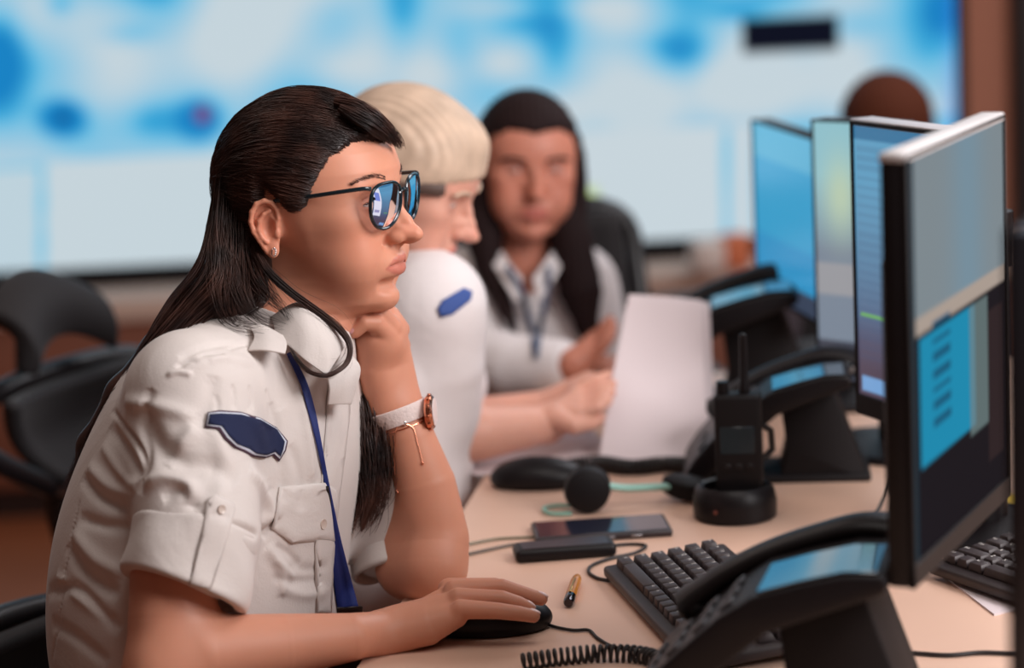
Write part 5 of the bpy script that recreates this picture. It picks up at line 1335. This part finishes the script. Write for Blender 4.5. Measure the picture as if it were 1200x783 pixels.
# --- blonde woman looking down at the papers
BH = frame(at(466, 226, 3.03), 14, -24, 0, 1.02)
B_SH, B_EL, B_WR = at(503, 360, 2.99), at(505, 514, 3.06), at(640, 497, 3.13)
def hand_ops(f, wr, knuck, tips, rw=.024, rk=.011, palm_k=.012, spread=None):
    """palm from the wrist to a row of knuckles, fingers on to the tips (lists of picture points)"""
    for k in knuck: f.chain([wr, k], [rw * .8, rk], palm_k)
    for k, t in zip(knuck, tips): f.chain([k] + list(t), [rk * .85] + [.0082] * (len(t) - 1) + [.007], .003)
def b_body(f):
    f.chain([BH @ Vector((-28, 0, -5)), BH @ Vector((-30, 0, -62)), at(462, 335, 3.05)], [.055, .05, .055], .03)
    f.chain([BH @ Vector((-2, 0, -45)), at(480, 330, 3.04)], [.037, .04], .03)
    f.chain([at(470, 345, 3.05), B_SH], [.04, .045], .02); f.chain([B_SH, B_EL], [.045, .038], .02)
    f.chain([at(470, 345, 3.05), at(470, 440, 3.07)], [.06, .1], .02)
    f.chain([B_EL, at(560, 508, 3.08), at(610, 501, 3.11), B_WR], [.036, .036, .029, .023], .02)
    hand_ops(f, B_WR, K([(676, 486, 3.115), (679, 478, 3.135), (680, 470, 3.155), (678, 462, 3.175)]), [K([(700, 478, 3.115), (712, 470, 3.130)]), K([(703, 468, 3.135), (716, 460, 3.150)]), K([(704, 458, 3.155), (717, 450, 3.165)]), K([(700, 448, 3.175), (714, 440, 3.185)])])
    f.chain(K([(650, 490, 3.115), (672, 500, 3.100), (692, 497, 3.115), (704, 490, 3.135)]), [.016, .011, .009, .0075], .004)
    # the other arm, behind
    f.chain([at(455, 370, 3.2), at(540, 500, 3.25), at(640, 480, 3.22), at(690, 455, 3.2)], [.045, .037, .026, .022], .02)
def b_shirt(f):
    f.ell(at(455, 440, 3.08), (.11, .165, .15), .03, '+', basis(20)); f.ell(at(430, 560, 3.08), (.13, .16, .2), .05, '+', basis(20))
    f.chain([at(462, 335, 3.05), B_SH], [.05, .062], .03); f.chain([at(470, 330, 3.06), at(470, 350, 3.2)], [.05, .06], .03)
    f.chain([B_SH, at(508, 425, 3.01), at(505, 472, 3.035)], [.067, .064, .06], .03)
    f.chain([at(468, 350, 3.2), at(520, 450, 3.23)], [.06, .058], .03)
    f.chain([at(468, 322, 3.05), at(476, 305, 3.05)], [.066, .060], .02)
    f.chain([at(466, 335, 3.05), at(482, 290, 3.05)], [.05, .055], .004, '-')
def b_hair(f):
    loc = w2l(BH); s = BH.to_scale()[0]; c = np.array(BH.translation)
    def cap(P):
        p = loc(P); x, y, z = p[:, 0], np.abs(p[:, 1]), p[:, 2]
        d = d_ell(p, (-4, 0, 50), (98, 84, 86)); d = smin(d, d_ell(p, (38, 6, 90), (42, 44, 24)), 22); d = smin(d, d_ell(p, (-70, 0, 30), (42, 44, 40)), 20)
        cut = np.where(x > -12, (np.interp(x, [-12, 10, 40, 70, 95, 120], [14, 16, 30, 48, 58, 66]) - z), -50 - z)
        return smax(d, cut * .7, 7) * s
    f.add(cap, c - .16, c + .18, .01)
M_BLOND = mat('blonde_hair', (198, 172, 150), rough=.55, spec=.4, noise=(34, .42))
M_SH2 = mat('white_shirt', (226, 218, 218), rough=.85, noise=(9, .03), bump=(12, .5, .01))
def b_extra(root):
    me = [o for o in root.children if o.name.startswith('shirt')][0].data; bv = bvh_of(me)
    applique(bv, [(512, 362), (518, 352), (542, 338), (552, 342), (550, 352), (530, 368), (516, 372)], 'shoulder_patch', mat('patch_blue', (58, 84, 150), rough=.8), root, .002, .001, 4)
    b = MB(); b.tube(catmull([BH @ Vector(q) for q in [(-10, -80, 18), (20, -78, 28), (50, -70, 36), (66, -60, 40)]], 5), .006, 8, None, True, (.5, 1.3)); b.build('hair_band', mat('brown_band', (80, 60, 52), rough=.6), root, local=False)
blonde = simple_person('blonde woman in a white shirt with a blue shoulder patch looking down at papers', BH, (216, 160, 140), b_body, b_shirt, b_hair, M_BLOND, M_SH2, at(450, 800, 3.1), extra=b_extra, lips=(206, 120, 112))
# --- dark-haired woman facing the camera
TH = frame(at(617, 205, 3.72), 82, -4, -3, 1.0)
TR = basis(75)
def t_body(f):
    f.chain([TH @ Vector((-28, 0, -5)), TH @ Vector((-30, 0, -62)), at(612, 310, 3.78)], [.055, .05, .055], .03)
    f.chain([TH @ Vector((-2, 0, -45)), at(612, 300, 3.76)], [.037, .04], .03)
    f.chain([at(612, 312, 3.78), at(612, 440, 3.82)], [.06, .09], .02)
    f.chain([at(612, 320, 3.78), at(548, 335, 3.76), at(536, 420, 3.68), at(600, 436, 3.60), at(668, 432, 3.55)], [.04, .045, .038, .03, .023], .02)
    hand_ops(f, at(672, 428, 3.54), K([(694, 418, 3.53), (696, 410, 3.54), (697, 403, 3.55), (696, 397, 3.56)]), [K([(708, 404, 3.52), (716, 396, 3.52)]), K([(710, 396, 3.53), (718, 388, 3.53)]), K([(711, 389, 3.54), (718, 381, 3.54)]), K([(709, 383, 3.55), (715, 375, 3.55)])])
    f.chain([at(612, 320, 3.78), at(676, 335, 3.80), at(700, 430, 3.78), at(712, 440, 3.70)], [.04, .045, .036, .024], .02)
def t_shirt(f):
    f.ell(at(614, 400, 3.82), (.105, .165, .14), .03, '+', TR); f.ell(at(614, 500, 3.85), (.12, .155, .2), .05, '+', TR)
    f.chain([at(612, 318, 3.79), at(552, 338, 3.77)], [.05, .058], .03); f.chain([at(612, 318, 3.79), at(674, 335, 3.81)], [.05, .058], .03)
    f.chain([at(550, 338, 3.77), at(536, 420, 3.70)], [.062, .060], .03); f.chain([at(536, 418, 3.69), at(600, 432, 3.61), at(655, 432, 3.57)], [.060, .052, .044], .03)
    f.chain([at(676, 335, 3.80), at(700, 425, 3.78)], [.060, .056], .03)
    f.chain([at(612, 305, 3.79), at(613, 284, 3.77)], [.064, .058], .02); f.chain([at(612, 330, 3.78), at(614, 255, 3.75)], [.048, .052], .004, '-')
    f.chain([at(617, 300, 3.68), at(619, 345, 3.68)], [.032, .010], .004, '-')
def t_hair(f):
    loc = w2l(TH); s = TH.to_scale()[0]; c = np.array(TH.translation)
    def cap(P):
        p = loc(P); d, cut = cap_sdf(p, 11); y = np.abs(p[:, 1]); x = p[:, 0]
        side = d_ell(np.stack([x, y, p[:, 2]], 1), (0, 74, -20), (40, 20, 85)); d2 = smax(d, cut * .7, 5)
        return smin(d2, side, 10) * s
    f.add(cap, c - .17, c + .17, .01)
    f.chain(K([(655, 215, 3.72), (668, 280, 3.71), (680, 340, 3.70), (690, 395, 3.70)]), [.024, .034, .034, .014], .02)
    f.chain(K([(574, 215, 3.72), (566, 262, 3.71), (572, 310, 3.70), (590, 355, 3.68), (602, 388, 3.67)]), [.024, .032, .022, .014, .006], .02)
def t_extra(root):
    me = [o for o in root.children if o.name.startswith('shirt')][0].data; bv = bvh_of(me)
    ribbon(bv, [(594, 312), (612, 345), (624, 390), (628, 420)], [7, 7, 7, 6], 'lanyard', mat('grey_lanyard', (70, 84, 110), rough=.6), root, .006, 3.66)
    ribbon(bv, [(644, 312), (640, 345), (632, 390), (628, 420)], [7, 7, 7, 6], 'lanyard', mat('grey_lanyard', (1, 1, 1)), root, .006, 3.66)
    surf_grid([[(585, 290, 3.70), (572, 300, 3.69)], [(600, 312, 3.67), (592, 334, 3.66)], [(612, 326, 3.66), (606, 356, 3.65)]], 'collar', M_SH2, root, .003, 5)
    surf_grid([[(650, 290, 3.70), (664, 300, 3.70)], [(636, 310, 3.67), (648, 330, 3.66)], [(624, 326, 3.66), (632, 354, 3.65)]], 'collar', M_SH2, root, .003, 5)
third = simple_person('dark-haired woman facing the camera with a grey lanyard over her white shirt', TH, (200, 130, 108), t_body, t_shirt, t_hair, mat('dark_hair_far', (34, 20, 20), rough=.75, spec=.15, noise=(50, .3)), M_SH2, at(615, 700, 3.85), extra=t_extra)
# --- man behind the monitors
MH = frame(at(1040, 175, 4.80), -100, -6, 0, 1.16)
def m_body(f):
    f.chain([MH @ Vector((-28, 0, -5)), MH @ Vector((-30, 0, -70)), at(1040, 300, 4.81)], [.06, .058, .065], .03)
    f.ell(at(1040, 400, 4.81), (.09, .15, .12), .04, '+', basis(-100))
def m_shirt(f):
    f.ell(at(1040, 410, 4.81), (.125, .20, .15), .03, '+', basis(-100)); f.ell(at(1040, 520, 4.81), (.13, .18, .22), .05, '+', basis(-100))
    f.chain([at(1040, 300, 4.81), at(925, 345, 4.81), at(915, 480, 4.75)], [.065, .07, .055], .03); f.chain([at(1040, 300, 4.81), at(1150, 340, 4.81), at(1165, 480, 4.87)], [.065, .07, .055], .03)
def m_hair(f):
    loc = w2l(MH); s = MH.to_scale()[0]; c = np.array(MH.translation)
    f.add(lambda P: (lambda p: smax(d_ell(p, (-6, 0, 50), (93, 79, 85)), (np.interp(p[:, 0], [-60, -20, 0, 30, 80], [-30, 0, 14, 40, 62]) - p[:, 2]) * .7, 6) * s)(loc(P)), c - .14, c + .16, .01)
man = simple_person('person with short brown hair, only the top of the head showing behind the monitors', MH, (190, 130, 105), m_body, m_shirt, m_hair, mat('brown_hair', (84, 44, 30), rough=.85, spec=.1), mat('dark_pullover', (60, 50, 56), rough=.9), at(1040, 800, 4.81), vox=.004)
# ---------------------------------------------------------------- papers in the blonde woman's hands
def PZ(x, y): return proj(plane(x, y, DESK + .004))[2]
def sheet(ctrl, name, label, group, th=.0012, m=M_WHITE):
    o = surf_grid(ctrl, name, m, None, th, 8); return tag(o, label, 'paper', group)
sheet([[(737, 345, 3.22), (716, 450, 3.17), (700, 548, PZ(700, 548))], [(785, 348, 3.23), (770, 450, 3.18), (765, 549, PZ(765, 549))], [(822, 352, 3.24), (826, 450, 3.19), (832, 546, PZ(832, 546))]], 'paper_sheet', 'white document sheet held upright, front one of the two', 'documents being read')
sheet([[(742, 347, 3.25), (730, 450, 3.20), (715, 545, PZ(715, 545))], [(790, 349, 3.26), (780, 450, 3.21), (778, 545, PZ(778, 545))], [(831, 355, 3.265), (836, 450, 3.22), (840, 543, PZ(840, 543))]], 'paper_sheet', 'white document sheet standing just behind the front upright sheet', 'documents being read')
def flat_sheet(ctrl, label):
    R = [[(p[0], p[1], (at(p[0], p[1], 1) - CP).z and 1) for p in r] for r in ctrl]
    b = MB(); rows = [catmull([Vector(plane(p[0], p[1])) + Vector((0, 0, .002 + p[2])) for p in r], 6) for r in ctrl]; cols = [catmull([r[i] for r in rows], 6) for i in range(len(rows[0]))]
    vs = [[b.bm.verts.new(p) for p in c] for c in cols]
    for i in range(len(vs) - 1):
        for j in range(len(vs[0]) - 1): b.bm.faces.new((vs[i][j], vs[i + 1][j], vs[i + 1][j + 1], vs[i][j + 1]))
    o = b.build('paper_sheet', M_WHITE, local=False); md = o.modifiers.new('s', 'SOLIDIFY'); md.thickness = .001; md.offset = 1
    return tag(o, label, 'paper', 'documents on the desk')
flat_sheet([[(585, 545, 0), (640, 522, .002), (690, 505, .012)], [(620, 552, 0), (665, 545, .003), (700, 520, .010)], [(650, 560, 0), (700, 555, .0), (735, 548, 0)]], 'white document lying on the desk under the hands holding the papers')
flat_sheet([[(540, 552, 0), (590, 535, 0), (640, 515, 0)], [(560, 560, 0), (610, 552, 0), (655, 540, 0)]], 'pale document lying on the desk beside the blonde woman, left of the other one')
# ---------------------------------------------------------------- office chairs
def office_chair(loc, yaw, label, headrest=True, seat_h=.46, back_h=.52, back_z=0.0, arms=True, group='office chairs', tilt=10):
    """faces local +x"""
    root = empty('office_chair', loc, math.radians(yaw), label, 'chair', group)
    T = Matrix.Translation((-.2, 0, seat_h + .05 + back_z)) @ Matrix.Rotation(math.radians(-tilt), 4, 'Y')
    b = MB(); b.grid(lambda u, v: (.02 + .035 * (2 * abs(u - .5)) ** 2 - .03 * math.sin(PI * v), (u - .5) * .44 * (.42 + .38 * v if headrest else 1 - .12 * v * v), .06 + v * back_h), 14, 14, T)
    o = b.build('backrest', M_CHAIR, root); md = o.modifiers.new('s', 'SOLIDIFY'); md.thickness = .02; md.offset = 0
    hw = .45 if headrest else 1
    fr = [(.03, -.225 * hw, .06), (.03, -.225, min(.3, .06 + back_h * .6)), (.0, -.2, .06 + back_h), (-.012, 0, .075 + back_h), (.0, .2, .06 + back_h), (.03, .225, min(.3, .06 + back_h * .6)), (.03, .225 * hw, .06), (-.0, 0, .04)]
    b = MB(); b.tube(catmull(fr + fr[:1], 6), .016, 10, T); b.tube([(.06, 0, -.04 - back_z), (-.02, 0, -.05 - back_z), (-.04, 0, .0), (-.03, 0, .06 + back_h * .5)], .022, 10, T); b.build('back_frame', M_CHAIRP, root)
    if headrest:
        b = MB(); b.grid(lambda u, v: (-.02 + .05 * math.sin(v * 2.2) + .02 * (2 * u - 1) ** 2, (u - .5) * .21, back_h + .18 - .045 * (2 * u - 1) ** 2 + .035 * math.cos(v * 2.2) - .03 * v), 18, 12, T)
        o = b.build('headrest', M_CHAIR, root); md = o.modifiers.new('s', 'SOLIDIFY'); md.thickness = .03; md.offset = 0; md = o.modifiers.new('b', 'BEVEL'); md.width = .012; md.segments = 3; md.limit_method = 'ANGLE'
        b = MB(); b.tube(catmull([(-.02, 0, back_h - .03), (-.05, 0, back_h + .04), (-.02, 0, back_h + .17)], 5), .012, 10, T, True, (1.6, .8)); b.build('headrest_bracket', M_CHAIRP, root)
    f = Field(); f.ell((.03, 0, seat_h), (.26, .25, .045), .02)
    link('seat', sdf_mesh('seat', f, .006), M_CHAIR, root, world=False)
    if arms:
        for s in (-1, 1):
            b = MB(); b.tube(catmull([(-.05, s * .24, seat_h), (-.04, s * .29, seat_h + .02), (-.03, s * .29, seat_h + .18)], 5), .017, 10); b.build('armrest_post', M_CHAIRP, root)
            b = MB(); b.box(-.14, .12, s * .29 - .042, s * .29 + .042, seat_h + .18, seat_h + .215, .014, 3); b.build('armrest', M_CHAIR, root)
    b = MB(); b.cyl(.028, .028, .1, seat_h - .03, 24); b.build('gas_column', M_CHAIRP, root)
    for k in range(5):
        a = 2 * PI * k / 5 + .3; b = MB(); b.tube([(0, 0, .10), (.15 * math.cos(a), .15 * math.sin(a), .10), (.29 * math.cos(a), .29 * math.sin(a), .075)], [.03, .024, .016], 10); l = b.build('base_arm', M_CHAIRP, root)
        b = MB(); b.cyl(.028, .028, -.02, .02, 20, Matrix.Translation((.29 * math.cos(a), .29 * math.sin(a), .028)) @ Matrix.Rotation(a, 4, 'Z') @ Matrix.Rotation(PI / 2, 4, 'X')); b.build('caster', M_BLACKM, l)
    return root
p = at(215, 800, 2.55)
office_chair((p.x - .07, p.y + .0, 0), -28, 'black office chair the woman in glasses is sitting on', False, .44, .14, 0, True, tilt=8)
p = at(85, 450, 3.42)
office_chair((p.x + .2 * .906, p.y - .2 * .42, 0), -25, 'empty black office chair with a curved headrest behind the woman in glasses', True, .42, .13, .17, False)
p = at(640, 600, 4.0)
office_chair((p.x, p.y + .0, 0), -80, 'black office chair of the woman facing the camera', False, .46, .36, 0, True)
p = at(885, 600, 4.6)
office_chair((p.x, p.y, 0), -150, 'empty black office chair behind the far desk phone', False, .46, .27, 0, True, tilt=12)
